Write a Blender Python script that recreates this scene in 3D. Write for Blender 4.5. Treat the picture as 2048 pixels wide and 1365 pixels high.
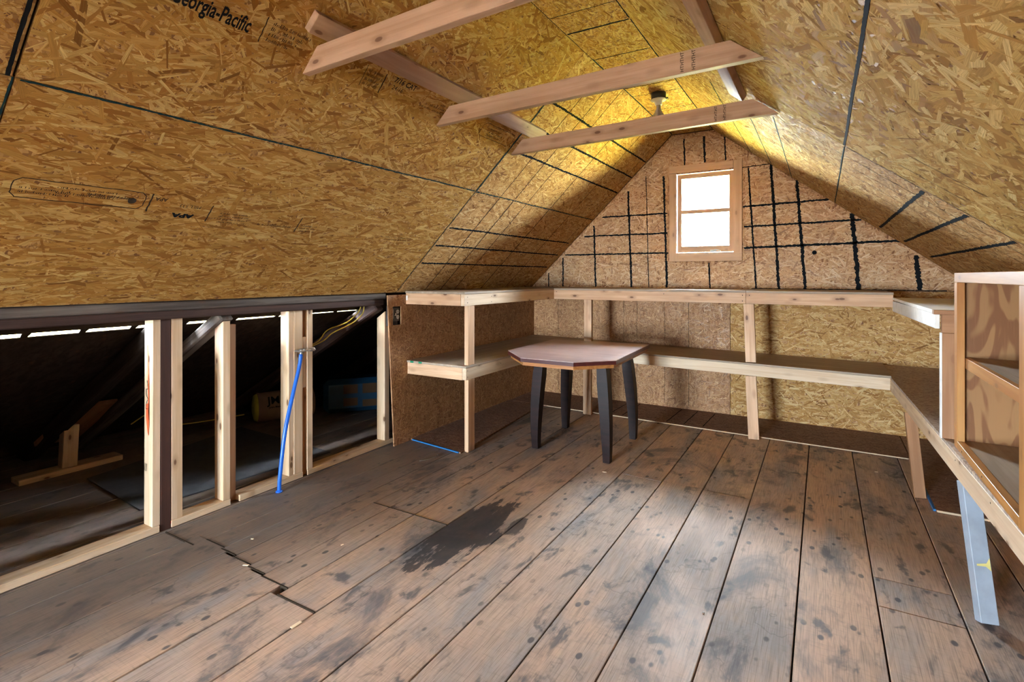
import bpy, bmesh, math, random
import numpy as np
from mathutils import Vector, Matrix
from mathutils.geometry import tessellate_polygon

for _o in list(bpy.data.objects):
    bpy.data.objects.remove(_o)
scene = bpy.context.scene
COL = scene.collection
random.seed(7)

# ------------------------------------------------------------------ camera
YAW = math.atan(621 / 1050.0)
cam_d = bpy.data.cameras.new('camera')
cam_d.sensor_width = 36.0
cam_d.lens = 1050.0 / 2048 * 36.0
cam_d.shift_y = -129.5 / 2048
cam_d.clip_start = 0.05
cam_d.clip_end = 300
cam = bpy.data.objects.new('camera', cam_d)
COL.objects.link(cam)
cam.location = (0, 0, 1.4)
cam.rotation_euler = (math.pi / 2, 0, YAW)
scene.camera = cam

# ------------------------------------------------------------------ daylight
world = bpy.data.worlds.new('sky')
scene.world = world
world.use_nodes = True
wn = world.node_tree.nodes
wn['Background'].inputs[0].default_value = (0.80, 0.90, 1.0, 1)
wn['Background'].inputs[1].default_value = 1.0
sun_d = bpy.data.lights.new('sun', 'SUN')
sun_d.energy = 1.8
sun_d.color = (1.0, 0.93, 0.80)
sun_d.angle = 0.009
sun = bpy.data.objects.new('sun', sun_d)
COL.objects.link(sun)
sun.location = (30, 0, 40)
sun.rotation_euler = (0, math.radians(38), 0)

def portal(name, loc, rot, sx, sy):
    d = bpy.data.lights.new(name, 'AREA')
    d.shape = 'RECTANGLE'; d.size = sx; d.size_y = sy
    d.cycles.is_portal = True
    o = bpy.data.objects.new(name, d); COL.objects.link(o)
    o.location = loc; o.rotation_euler = rot
    return o
REAR_Y = -4.5
portal('window_portal', (-1.045, 5.712, 2.06), (math.radians(-90), 0, 0), 0.56, 0.85)
portal('window_portal', (-2.08, REAR_Y - 0.12, 0.805), (math.radians(90), 0, 0), 1.5, 1.4)

scene.view_settings.view_transform = 'Standard'
scene.view_settings.look = 'None'
scene.view_settings.gamma = 1.0
scene.view_settings.use_curve_mapping = False
scene.view_settings.exposure = 7.95
cy = scene.cycles
cy.max_bounces = 12
cy.diffuse_bounces = 8
cy.glossy_bounces = 4
cy.transparent_max_bounces = 12
cy.sample_clamp_indirect = 0.0
cy.use_denoising = True
cy.filter_width = 1.1
cy.caustics_reflective = False
cy.caustics_refractive = False

# ------------------------------------------------------------------ helpers
def tag(o, label=None, cat=None, group=None, kind=None):
    if label: o['label'] = label
    if cat: o['category'] = cat
    if group: o['group'] = group
    if kind: o['kind'] = kind
    return o

def adopt(o, parent):
    if parent is not None:
        o.parent = parent
        o.matrix_parent_inverse = parent.matrix_basis.inverted()
    return o

def empty(name, loc=(0, 0, 0)):
    o = bpy.data.objects.new(name, None)
    o.empty_display_size = 0.1
    COL.objects.link(o)
    o.matrix_basis = Matrix.Translation(loc)
    return o

def mesh_obj(name, verts, faces, mat, parent=None, smooth=False, uvs=None):
    v = np.array(verts, dtype=float).reshape(-1, 3)
    c = (v.min(0) + v.max(0)) / 2
    c[2] = v[:, 2].min()
    me = bpy.data.meshes.new(name)
    me.from_pydata((v - c).tolist(), [], [tuple(f) for f in faces])
    if smooth:
        me.polygons.foreach_set('use_smooth', [True] * len(me.polygons))
    me.materials.append(mat)
    me.update()
    o = bpy.data.objects.new(name, me)
    COL.objects.link(o)
    o.matrix_basis = Matrix.Translation(c)
    return adopt(o, parent)

def bm_obj(name, bm, mat, parent=None, M=None, smooth=False):
    me = bpy.data.meshes.new(name)
    bmesh.ops.recalc_face_normals(bm, faces=bm.faces[:])
    bm.to_mesh(me); bm.free()
    if smooth:
        me.polygons.foreach_set('use_smooth', [True] * len(me.polygons))
    me.materials.append(mat)
    o = bpy.data.objects.new(name, me)
    COL.objects.link(o)
    o.matrix_basis = M if M is not None else Matrix()
    return adopt(o, parent)

def board(name, A, B, w, t, wdir, mat, parent=None, bevel=0.002, cutA=0.0, cutB=0.0):
    """Lumber from A to B (centre line). Local X runs along it, local Y is its
    width w (towards wdir), local Z its thickness t. cutA/cutB slide the +w edge
    along X at either end, which mitres the end."""
    A, B = Vector(A), Vector(B)
    ax = (B - A); L = ax.length; ax.normalize()
    wd = Vector(wdir); wd = (wd - ax * wd.dot(ax)).normalized()
    td = ax.cross(wd)
    M = Matrix(((ax.x, wd.x, td.x, 0), (ax.y, wd.y, td.y, 0), (ax.z, wd.z, td.z, 0), (0, 0, 0, 1)))
    M = Matrix.Translation((A + B) / 2) @ M
    bm = bmesh.new()
    vs = []
    for sx in (-1, 1):
        for sy in (-1, 1):
            for sz in (-1, 1):
                x = sx * L / 2
                if sy > 0:
                    x += cutA if sx < 0 else -cutB
                vs.append(bm.verts.new((x, sy * w / 2, sz * t / 2)))
    for f in ((0, 1, 3, 2), (4, 6, 7, 5), (0, 4, 5, 1), (2, 3, 7, 6), (0, 2, 6, 4), (1, 5, 7, 3)):
        bm.faces.new([vs[i] for i in f])
    bmesh.ops.recalc_face_normals(bm, faces=bm.faces[:])
    if bevel:
        bmesh.ops.bevel(bm, geom=bm.edges[:], offset=bevel, segments=1, affect='EDGES')
    return bm_obj(name, bm, mat, parent, M)

def box(name, lo, hi, mat, parent=None, bevel=0.0015):
    """Axis-aligned lumber; the longest side becomes local X."""
    d = [hi[i] - lo[i] for i in range(3)]
    c = [(hi[i] + lo[i]) / 2 for i in range(3)]
    k = d.index(max(d))
    A = list(c); B = list(c); A[k] = lo[k]; B[k] = hi[k]
    rest = [i for i in range(3) if i != k]
    wi = rest[0] if d[rest[0]] >= d[rest[1]] else rest[1]
    ti = rest[1] if wi == rest[0] else rest[0]
    wd = [0, 0, 0]; wd[wi] = 1
    return board(name, A, B, d[wi], d[ti], wd, mat, parent, bevel)

class Frame:
    def __init__(s, o, ex, ey):
        s.o, s.ex, s.ey = Vector(o), Vector(ex).normalized(), Vector(ey).normalized()
        s.n = s.ex.cross(s.ey)
    def p(s, x, y, z=0.0):
        return s.o + s.ex * x + s.ey * y + s.n * z

def panel(name, fr, outline, mat, thick=0.011, parent=None, holes=()):
    loops = [[Vector((x, y, 0)) for x, y in outline]] + [[Vector((x, y, 0)) for x, y in h] for h in holes]
    tris = tessellate_polygon(loops)
    flat = [v for l in loops for v in l]
    n = len(flat)
    verts = [fr.p(v.x, v.y, 0) for v in flat] + [fr.p(v.x, v.y, -thick) for v in flat]
    faces = []
    for a, b, c in tris:
        faces.append((a, b, c)); faces.append((c + n, b + n, a + n))
    s = 0
    for l in loops:
        m = len(l)
        for i in range(m):
            j = (i + 1) % m
            faces.append((s + i, s + j, s + j + n, s + i + n))
        s += m
    bm = bmesh.new()
    vv = [bm.verts.new(v) for v in verts]
    for f in faces:
        try: bm.faces.new([vv[i] for i in f])
        except ValueError: pass
    bmesh.ops.recalc_face_normals(bm, faces=bm.faces[:])
    vs = [v.co[:] for v in bm.verts]; fs = [[v.index for v in f.verts] for f in bm.faces]
    bm.verts.index_update()
    fs = [[v.index for v in f.verts] for f in bm.faces]
    bm.free()
    return mesh_obj(name, vs, fs, mat, parent)

def in_poly(x, y, P):
    c = False; j = len(P) - 1
    for i in range(len(P)):
        if (P[i][1] > y) != (P[j][1] > y) and x < (P[j][0] - P[i][0]) * (y - P[i][1]) / (P[j][1] - P[i][1]) + P[i][0]:
            c = not c
        j = i
    return c

def strands(fr, outline, parent, mat, count, lens=(0.03, 0.13), wids=(0.004, 0.026), ang=0.0, spread=0.45,
            wild=0.18, holes=(), seed=1, tone=(0.5, 0.2), box2=None):
    """The pressed wood strands of an OSB face: overlapping thin slivers, each a
    little proud of the sheet, one mesh."""
    R = np.random.RandomState(seed)
    P = np.array(outline); x0, y0 = P.min(0); x1, y1 = P.max(0)
    isr = len(outline) == 4 and all(p[0] in (x0, x1) and p[1] in (y0, y1) for p in outline)
    V, UV, C = [], [], []
    for i in range(count):
        x = R.uniform(x0, x1); y = R.uniform(y0, y1)
        L = lens[0] + (lens[1] - lens[0]) * R.beta(1.3, 2.6)
        W = wids[0] + (wids[1] - wids[0]) * R.beta(1.1, 2.8)
        a = ang + R.normal(0, spread) if R.rand() > wild else R.uniform(0, math.pi)
        ca, sa = math.cos(a), math.sin(a)
        t0, t1 = R.uniform(0.55, 1.0), R.uniform(0.55, 1.0)
        k0, k1 = R.uniform(-0.6, 0.6) * W, R.uniform(-0.6, 0.6) * W
        pts = [(-L / 2 + k0, -W / 2 * t0), (L / 2 + k1, -W / 2 * t1), (L / 2 - k1, W / 2 * t1), (-L / 2 - k0, W / 2 * t0)]
        q = [(x + u * ca - v * sa, y + u * sa + v * ca) for u, v in pts]
        if isr: q = [(min(max(a_, x0), x1), min(max(b_, y0), y1)) for a_, b_ in q]
        elif any(not in_poly(a_, b_, outline) for a_, b_ in q): continue
        if any(in_poly(a_, b_, h) for h in holes for a_, b_ in q): continue
        z = 0.0003 + 0.0011 * R.rand()
        tl = R.normal(0, 0.0002)
        for (a_, b_), (u, v), e in zip(q, pts, (-1, 1, 1, -1)):
            V.append(fr.p(a_, b_, max(0.0002, z + tl * e))); UV.append((u, v))
        r = R.rand()
        if r < 0.08: tn = R.uniform(0.02, 0.2)
        elif r < 0.22: tn = R.uniform(0.75, 1.0)
        else: tn = np.clip(R.normal(tone[0], tone[1]), 0.08, 0.95)
        C += [(tn, R.rand(), R.rand(), 1)] * 4
    n = len(V) // 4
    v = np.array([c[:] for c in V]); c0 = v.mean(0)
    me = bpy.data.meshes.new('wood_strands')
    me.from_pydata((v - c0).tolist(), [], [(4 * i, 4 * i + 1, 4 * i + 2, 4 * i + 3) for i in range(n)])
    uv = me.uv_layers.new(name='uv')
    uv.data.foreach_set('uv', np.array(UV, dtype=np.float32).ravel())
    at = me.color_attributes.new('tint', 'FLOAT_COLOR', 'POINT')
    at.data.foreach_set('color', np.array(C, dtype=np.float32).ravel())
    me.materials.append(mat)
    o = bpy.data.objects.new('wood_strands', me); COL.objects.link(o)
    o.matrix_basis = Matrix.Translation(c0)
    o['kind'] = 'stuff'
    return adopt(o, parent)

def ink_line(fr, a, b, w, parent, mat, jag=0.25, name='ink_line', z=0.0020):
    ax, ay = a; bx, by = b
    L = math.hypot(bx - ax, by - ay)
    dx, dy = (bx - ax) / L, (by - ay) / L
    n = max(2, int(L / 0.012))
    V, Fc = [], []
    for i in range(n + 1):
        t = i / n
        wob = 0.0012 * math.sin(t * 17 + ax * 9)
        for s in (-1, 1):
            r = s * w / 2 * (1 + random.uniform(-jag, jag)) + wob
            V.append(fr.p(ax + dx * L * t - dy * r, ay + dy * L * t + dx * r, z))
        if i: k = 2 * i; Fc.append((k - 2, k, k + 1, k - 1))
    return mesh_obj(name, V, Fc, mat, parent)

def text_on(fr, s, x, y, size, parent, mat, rot=0.0, name='printed_text', bold=0.0, z=0.0022, sx=1.0):
    cu = bpy.data.curves.new('t', 'FONT'); cu.body = s; cu.size = size; cu.offset = bold
    cu.resolution_u = 2; cu.align_x = 'CENTER'; cu.align_y = 'CENTER'
    to = bpy.data.objects.new('t', cu); COL.objects.link(to)
    dg = bpy.context.evaluated_depsgraph_get()
    me = bpy.data.meshes.new_from_object(to.evaluated_get(dg))
    vs = [v.co.copy() for v in me.vertices]; fs = [list(p.vertices) for p in me.polygons]
    bpy.data.objects.remove(to); bpy.data.curves.remove(cu); bpy.data.meshes.remove(me)
    c, q = math.cos(rot), math.sin(rot)
    V = [fr.p(x + v.x * sx * c - v.y * q, y + v.x * sx * q + v.y * c, z) for v in vs]
    return mesh_obj(name, V, fs, mat, parent)

def tube(name, pts, r, mat, parent=None, seg=10, smooth_n=6):
    P = [Vector(p) for p in pts]
    out = []
    for i in range(len(P) - 1):
        p0 = P[max(i - 1, 0)]; p1 = P[i]; p2 = P[i + 1]; p3 = P[min(i + 2, len(P) - 1)]
        for k in range(smooth_n):
            t = k / smooth_n
            out.append(0.5 * ((2 * p1) + (p2 - p0) * t + (2 * p0 - 5 * p1 + 4 * p2 - p3) * t * t + (3 * p1 - p0 - 3 * p2 + p3) * t ** 3))
    out.append(P[-1])
    V, Fc = [], []
    up = Vector((0.31, 0.2, 0.93))
    for i, p in enumerate(out):
        d = (out[min(i + 1, len(out) - 1)] - out[max(i - 1, 0)]).normalized()
        a = d.cross(up).normalized(); b = d.cross(a)
        for k in range(seg):
            th = 2 * math.pi * k / seg
            V.append(p + (a * math.cos(th) + b * math.sin(th)) * r)
        if i:
            for k in range(seg):
                j = (k + 1) % seg
                Fc.append(((i - 1) * seg + k, (i - 1) * seg + j, i * seg + j, i * seg + k))
    Fc.append(tuple(range(seg))[::-1]); Fc.append(tuple(len(V) - seg + k for k in range(seg)))
    return mesh_obj(name, V, Fc, mat, parent, smooth=True)

def lathe(name, c, prof, mat, parent=None, seg=28, axis=(0, 0, 1), smooth=True, flute=0):
    ax = Vector(axis).normalized()
    a = ax.orthogonal().normalized(); b = ax.cross(a)
    c = Vector(c); V, Fc = [], []
    for i, (r, h) in enumerate(prof):
        for k in range(seg):
            th = 2 * math.pi * k / seg
            rr = r * (0.93 if flute and (k % 2) and flute[0] <= i <= flute[1] else 1.0)
            V.append(c + ax * h + (a * math.cos(th) + b * math.sin(th)) * rr)
        if i:
            for k in range(seg):
                j = (k + 1) % seg
                Fc.append(((i - 1) * seg + k, (i - 1) * seg + j, i * seg + j, i * seg + k))
    Fc.append(tuple(range(seg))[::-1]); Fc.append(tuple(len(V) - seg + k for k in range(seg)))
    return mesh_obj(name, V, Fc, mat, parent, smooth=smooth)

# ------------------------------------------------------------------ materials
class NT:
    def __init__(s, name):
        s.m = bpy.data.materials.new(name); s.m.use_nodes = True
        s.t = s.m.node_tree; s.b = s.t.nodes['Principled BSDF']
    def n(s, typ, **kw):
        nd = s.t.nodes.new(typ)
        for k, v in kw.items():
            if k.startswith('_'): setattr(nd, k[1:], v)
        return nd
    def link(s, a, b): s.t.links.new(a, b)
    def put(s, sock, v):
        if hasattr(v, 'is_output'): s.link(v, sock)
        else: sock.default_value = v
    def math(s, op, a, b=0.0, c=0.0):
        nd = s.n('ShaderNodeMath', _operation=op)
        for i, v in enumerate((a, b, c)):
            if i < len(nd.inputs): s.put(nd.inputs[i], v)
        return nd.outputs[0]
    def vmul(s, v, xyz):
        nd = s.n('ShaderNodeVectorMath', _operation='MULTIPLY'); s.link(v, nd.inputs[0]); nd.inputs[1].default_value = xyz
        return nd.outputs[0]
    def vadd(s, a, b):
        nd = s.n('ShaderNodeVectorMath', _operation='ADD'); s.put(nd.inputs[0], a); s.put(nd.inputs[1], b)
        return nd.outputs[0]
    def noise(s, vec, scale=1.0, detail=3.0, rough=0.55, dist=0.0):
        nd = s.n('ShaderNodeTexNoise'); s.link(vec, nd.inputs['Vector'])
        nd.inputs['Scale'].default_value = scale; nd.inputs['Detail'].default_value = detail
        nd.inputs['Roughness'].default_value = rough; nd.inputs['Distortion'].default_value = dist
        return nd.outputs['Fac']
    def voro(s, vec, scale=1.0, out='Distance', feat='F1'):
        nd = s.n('ShaderNodeTexVoronoi', _feature=feat); s.link(vec, nd.inputs['Vector']); nd.inputs['Scale'].default_value = scale
        return nd.outputs[out]
    def ramp(s, f, stops):
        nd = s.n('ShaderNodeValToRGB'); s.link(f, nd.inputs[0]); e = nd.color_ramp.elements
        while len(e) < len(stops): e.new(0.5)
        for k, (p, c) in zip(e, stops):
            k.position = p; k.color = tuple(c) + (1,) if len(c) == 3 else c
        return nd.outputs[0]
    def smooth(s, f, a, b, lo=0.0, hi=1.0):
        nd = s.n('ShaderNodeMapRange', _interpolation_type='SMOOTHSTEP'); s.link(f, nd.inputs[0])
        for i, v in enumerate((a, b, lo, hi)): nd.inputs[i + 1].default_value = v
        return nd.outputs[0]
    def mix(s, f, a, b, mode='MIX'):
        nd = s.n('ShaderNodeMix', _data_type='RGBA', _blend_type=mode)
        s.put(nd.inputs[0], f)
        for i, v in ((6, a), (7, b)):
            if isinstance(v, tuple) and len(v) == 3: v = v + (1,)
            s.put(nd.inputs[i], v)
        return nd.outputs[2]
    def bump(s, h, strength=0.3, dist=0.002):
        nd = s.n('ShaderNodeBump'); s.link(h, nd.inputs['Height']); nd.inputs['Strength'].default_value = strength
        nd.inputs['Distance'].default_value = dist
        s.link(nd.outputs[0], s.b.inputs['Normal'])
    def out(s, col, rough=0.6, spec=0.4):
        s.put(s.b.inputs['Base Color'], col if not (isinstance(col, tuple) and len(col) == 3) else col + (1,))
        s.put(s.b.inputs['Roughness'], rough)
        s.b.inputs['Specular IOR Level'].default_value = spec
        return s.m
    def objvec(s, rnd=True):
        tc = s.n('ShaderNodeTexCoord'); v = tc.outputs['Object']
        if rnd:
            oi = s.n('ShaderNodeObjectInfo')
            c = s.n('ShaderNodeCombineXYZ')
            s.link(s.math('MULTIPLY', oi.outputs['Random'], 37.0), c.inputs[0])
            s.link(s.math('MULTIPLY', oi.outputs['Random'], 91.0), c.inputs[1])
            s.rnd = oi.outputs['Random']
            v = s.vadd(v, c.outputs[0])
        return v
    def pos(s):
        return s.n('ShaderNodeNewGeometry').outputs['Position']

def flat(name, col, rough=0.6, spec=0.4, metal=0.0):
    k = NT(name); k.b.inputs['Metallic'].default_value = metal
    v = k.objvec(); n = k.noise(v, 14.0, 3)
    c = k.mix(k.smooth(n, 0.3, 0.7), tuple(x * 0.9 for x in col), tuple(min(1, x * 1.08) for x in col))
    return k.out(c, rough, spec)

def pine(name, light, dark, knot=(0.13, 0.055, 0.025), rough=0.55, knots=1.0, spec=0.35):
    k = NT(name); v = k.objvec()
    g = k.noise(k.vmul(v, (1.2, 26, 26)), 1.0, 4, 0.6, 0.4)
    f = k.noise(k.vmul(v, (5, 260, 260)), 1.0, 2, 0.5)
    big = k.noise(k.vmul(v, (1.5, 5, 5)), 1.0, 2)
    c = k.mix(k.smooth(g, 0.34, 0.66), dark, light)
    c = k.mix(k.smooth(big, 0.35, 0.7, 0.0, 0.35), c, tuple(x * 0.8 for x in dark))
    c = k.mix(k.smooth(f, 0.55, 0.75, 0, 0.25), c, tuple(x * 0.7 for x in dark))
    d = k.voro(k.vadd(k.vmul(v, (5.6, 13, 13)), (0.3, 0.7, 0.1)), 1.0)
    c = k.mix(k.smooth(d, 0.14, 0.36, 0.55 * knots, 0.0), c, tuple(0.55 * a + 0.45 * b for a, b in zip(dark, knot)))
    c = k.mix(k.smooth(d, 0.09, 0.15, 0.9 * knots, 0.0), c, knot)
    k.bump(g, 0.12, 0.002)
    return k.out(c, rough, spec)

def osb_base(name, dark, mid, light, gain=1.0):
    """Sheet between and under the strands."""
    k = NT(name); v = k.objvec()
    cols = None
    for i, (ang, sc) in enumerate(((0.2, 1.0), (1.3, 1.2), (2.2, 1.1))):
        mp = k.n('ShaderNodeMapping'); mp.inputs['Rotation'].default_value = (ang, ang * 0.7, ang)
        k.link(v, mp.inputs[0])
        vo = k.n('ShaderNodeTexVoronoi'); k.link(k.vmul(mp.outputs[0], (14 * sc, 60 * sc, 60 * sc)), vo.inputs['Vector'])
        vo.inputs['Scale'].default_value = 1.0
        sep = k.n('ShaderNodeSeparateColor'); k.link(vo.outputs['Color'], sep.inputs[0])
        c = k.ramp(sep.outputs[0], [(0.0, dark), (0.45, mid), (1.0, light)])
        cols = c if cols is None else k.mix(k.math('GREATER_THAN', sep.outputs[1], 0.5), cols, c)
    return k.out(cols, 0.7, 0.3)

def osb_strand(name, dark, lo, mid, light, rough=0.5, spec=0.45):
    k = NT(name)
    at = k.n('ShaderNodeAttribute'); at.attribute_name = 'tint'
    sep = k.n('ShaderNodeSeparateColor'); k.link(at.outputs['Color'], sep.inputs[0])
    uv = k.n('ShaderNodeUVMap'); uv.uv_map = 'uv'
    cmb = k.n('ShaderNodeCombineXYZ'); k.link(k.math('MULTIPLY', sep.outputs[1], 90.0), cmb.inputs[0])
    k.link(k.math('MULTIPLY', sep.outputs[2], 70.0), cmb.inputs[2])
    v = k.vadd(k.vmul(uv.outputs[0], (14, 420, 1)), cmb.outputs[0])
    g = k.noise(v, 1.0, 3, 0.6, 0.3)
    c = k.ramp(sep.outputs[0], [(0.0, dark), (0.22, lo), (0.55, mid), (1.0, light)])
    c = k.mix(k.smooth(g, 0.36, 0.66, 0.55, 0.0), c, tuple(x * 0.45 for x in mid))
    c = k.mix(k.smooth(sep.outputs[1], 0.0, 1.0, 0.0, 0.25), c, tuple(a * b for a, b in zip(mid, (1.05, 0.85, 0.7))))
    k.bump(g, 0.25, 0.0006)
    return k.out(c, k.smooth(sep.outputs[2], 0, 1, rough - 0.12, rough + 0.2), spec)

OSB_B = osb_base('osb_sheet', (0.17, 0.072, 0.020), (0.40, 0.21, 0.058), (0.56, 0.35, 0.12))
OSB_S = osb_strand('osb_strands', (0.15, 0.055, 0.012), (0.31, 0.138, 0.031), (0.49, 0.275, 0.070), (0.74, 0.53, 0.21), 0.75, 0.05)
OSB_RB = osb_base('osb_red_sheet', (0.22, 0.095, 0.042), (0.38, 0.185, 0.085), (0.50, 0.28, 0.145))
OSB_RS = osb_strand('osb_red_strands', (0.12, 0.045, 0.018), (0.29, 0.128, 0.046), (0.46, 0.235, 0.092), (0.72, 0.46, 0.22), 0.55)
OSB_GB = osb_base('osb_gable_sheet', (0.20, 0.085, 0.035), (0.44, 0.235, 0.105), (0.60, 0.38, 0.19))
OSB_GS = osb_strand('osb_gable_strands', (0.19, 0.075, 0.035), (0.42, 0.215, 0.095), (0.63, 0.395, 0.205), (0.85, 0.66, 0.43), 0.6)
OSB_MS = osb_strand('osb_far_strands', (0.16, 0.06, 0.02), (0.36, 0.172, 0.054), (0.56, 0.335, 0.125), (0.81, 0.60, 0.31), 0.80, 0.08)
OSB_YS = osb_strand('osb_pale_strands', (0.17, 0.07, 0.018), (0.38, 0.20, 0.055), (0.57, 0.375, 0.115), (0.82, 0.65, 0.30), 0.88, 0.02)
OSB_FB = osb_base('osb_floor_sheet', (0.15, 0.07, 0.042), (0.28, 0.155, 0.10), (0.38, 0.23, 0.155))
INK = flat('black_ink', (0.012, 0.014, 0.016), 0.9, 0.04)
INKG = flat('green_black_ink', (0.015, 0.045, 0.05), 0.9, 0.04)
STAMP = flat('faded_stamp_ink', (0.045, 0.032, 0.022), 0.9, 0.04)
EDGE = flat('osb_cut_edge', (0.55, 0.42, 0.28), 0.8, 0.2)
PINE = pine('pine_stud', (0.76, 0.575, 0.40), (0.62, 0.42, 0.25))
PINE2 = pine('pine_tie', (0.48, 0.305, 0.20), (0.37, 0.215, 0.125))
PINE3 = pine('pine_shelf', (0.70, 0.47, 0.30), (0.55, 0.33, 0.19))
PINEP = pine('pine_pale', (0.72, 0.58, 0.42), (0.60, 0.43, 0.28), knots=0.9)
HONEY = pine('varnished_honey_pine', (0.52, 0.265, 0.085), (0.40, 0.165, 0.042), rough=0.38, knots=0.4, spec=0.5)
TRIMW = pine('window_trim_pine', (0.66, 0.42, 0.24), (0.58, 0.35, 0.19), rough=0.5, knots=0.4)
CEDAR = pine('brown_board', (0.42, 0.22, 0.11), (0.31, 0.15, 0.07), knots=0.3)
OLDW = pine('old_dark_timber', (0.085, 0.045, 0.035), (0.04, 0.022, 0.018), rough=0.75, knots=0.3, spec=0.25)
OLDG = pine('old_grey_timber', (0.20, 0.165, 0.14), (0.07, 0.052, 0.043), rough=0.8, knots=0.4, spec=0.2)
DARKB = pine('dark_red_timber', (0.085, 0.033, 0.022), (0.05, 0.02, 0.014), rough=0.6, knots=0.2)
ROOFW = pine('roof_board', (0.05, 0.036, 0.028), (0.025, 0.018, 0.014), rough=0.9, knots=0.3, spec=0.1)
PLYTOP = pine('plywood_top', (0.42, 0.33, 0.25), (0.33, 0.25, 0.18), rough=0.6, knots=0.2)
GREYLEG = flat('grey_blue_paint', (0.31, 0.36, 0.43), 0.5)
WHITE = flat('white_paint', (0.80, 0.80, 0.78), 0.45)
YELLOWP = flat('yellow_paint', (0.72, 0.62, 0.22), 0.6)
BLUEP = flat('blue_edge_paint', (0.02, 0.16, 0.42), 0.55)
BLUEH = flat('blue_tubing', (0.015, 0.13, 0.62), 0.3, 0.5)
BLACKP = flat('black_plastic', (0.012, 0.012, 0.013), 0.4, 0.5)
GREYP = flat('grey_plastic', (0.10, 0.11, 0.12), 0.45)
IVORY = flat('ivory_plastic', (0.72, 0.71, 0.68), 0.4)
STEEL = flat('steel', (0.55, 0.55, 0.56), 0.35, 0.5, 1.0)
WIREY = flat('yellow_cable', (0.55, 0.42, 0.06), 0.4)
GREEN = flat('green_tape', (0.01, 0.20, 0.10), 0.5)
ORANGE = flat('orange_spray_paint', (0.85, 0.13, 0.04), 0.6)
RED = flat('red_paint', (0.5, 0.03, 0.02), 0.6)
CHIP = flat('fresh_wood_chip', (0.75, 0.6, 0.42), 0.7)
KRAFT = flat('kraft_paper', (0.30, 0.21, 0.16), 0.8, 0.2)
FIBRE = flat('yellow_green_glass_wool', (0.55, 0.55, 0.12), 1.0, 0.05)
BAGB = flat('blue_wrapper', (0.012, 0.06, 0.12), 0.4)
BAGO = flat('tan_wrapper', (0.10, 0.05, 0.02), 0.5)
SHEETG = flat('grey_sheet', (0.085, 0.085, 0.092), 0.8, 0.2)
SHELL = flat('outer_shell', (0.05, 0.035, 0.025), 0.9, 0.1)
GRASS = flat('sunlit_grass', (0.51, 0.46, 0.10), 0.95, 0.05)

def mat_ply():
    k = NT('rotary_cut_plywood'); v = k.objvec()
    n = k.noise(k.vmul(v, (2.0, 7.0, 7.0)), 1.0, 2, 0.45, 0.8)
    w = k.math('SINE', k.math('MULTIPLY', n, 34.0))
    f = k.noise(k.vmul(v, (6, 200, 200)), 1.0, 2)
    c = k.mix(k.smooth(w, -0.2, 0.75), (0.34, 0.172, 0.066), (0.21, 0.084, 0.029))
    c = k.mix(k.smooth(f, 0.5, 0.75, 0, 0.3), c, (0.3, 0.14, 0.06))
    return k.out(c, 0.45, 0.4)
PLY = mat_ply()

def mat_tabletop():
    k = NT('worn_table_top'); v = k.objvec()
    n = k.noise(k.vmul(v, (3, 14, 1)), 1.0, 4, 0.6)
    c = k.mix(k.smooth(n, 0.3, 0.7), (0.34, 0.215, 0.20), (0.42, 0.29, 0.275))
    b = k.noise(v, 3.0, 3)
    c = k.mix(k.smooth(b, 0.45, 0.75, 0, 0.5), c, (0.42, 0.27, 0.21))
    return k.out(c, k.smooth(b, 0.3, 0.7, 0.34, 0.48), 1.0)
TABTOP = mat_tabletop()
TABRED = pine('dark_red_edge', (0.10, 0.018, 0.014), (0.055, 0.010, 0.010), rough=0.35, knots=0.0, spec=0.5)
TABORA = pine('orange_stained_apron', (0.46, 0.20, 0.06), (0.30, 0.11, 0.03), rough=0.4, knots=0.1)
TABLEG = pine('dark_stained_leg', (0.024, 0.010, 0.009), (0.012, 0.006, 0.006), rough=0.45, knots=0.0, spec=0.2)

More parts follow.
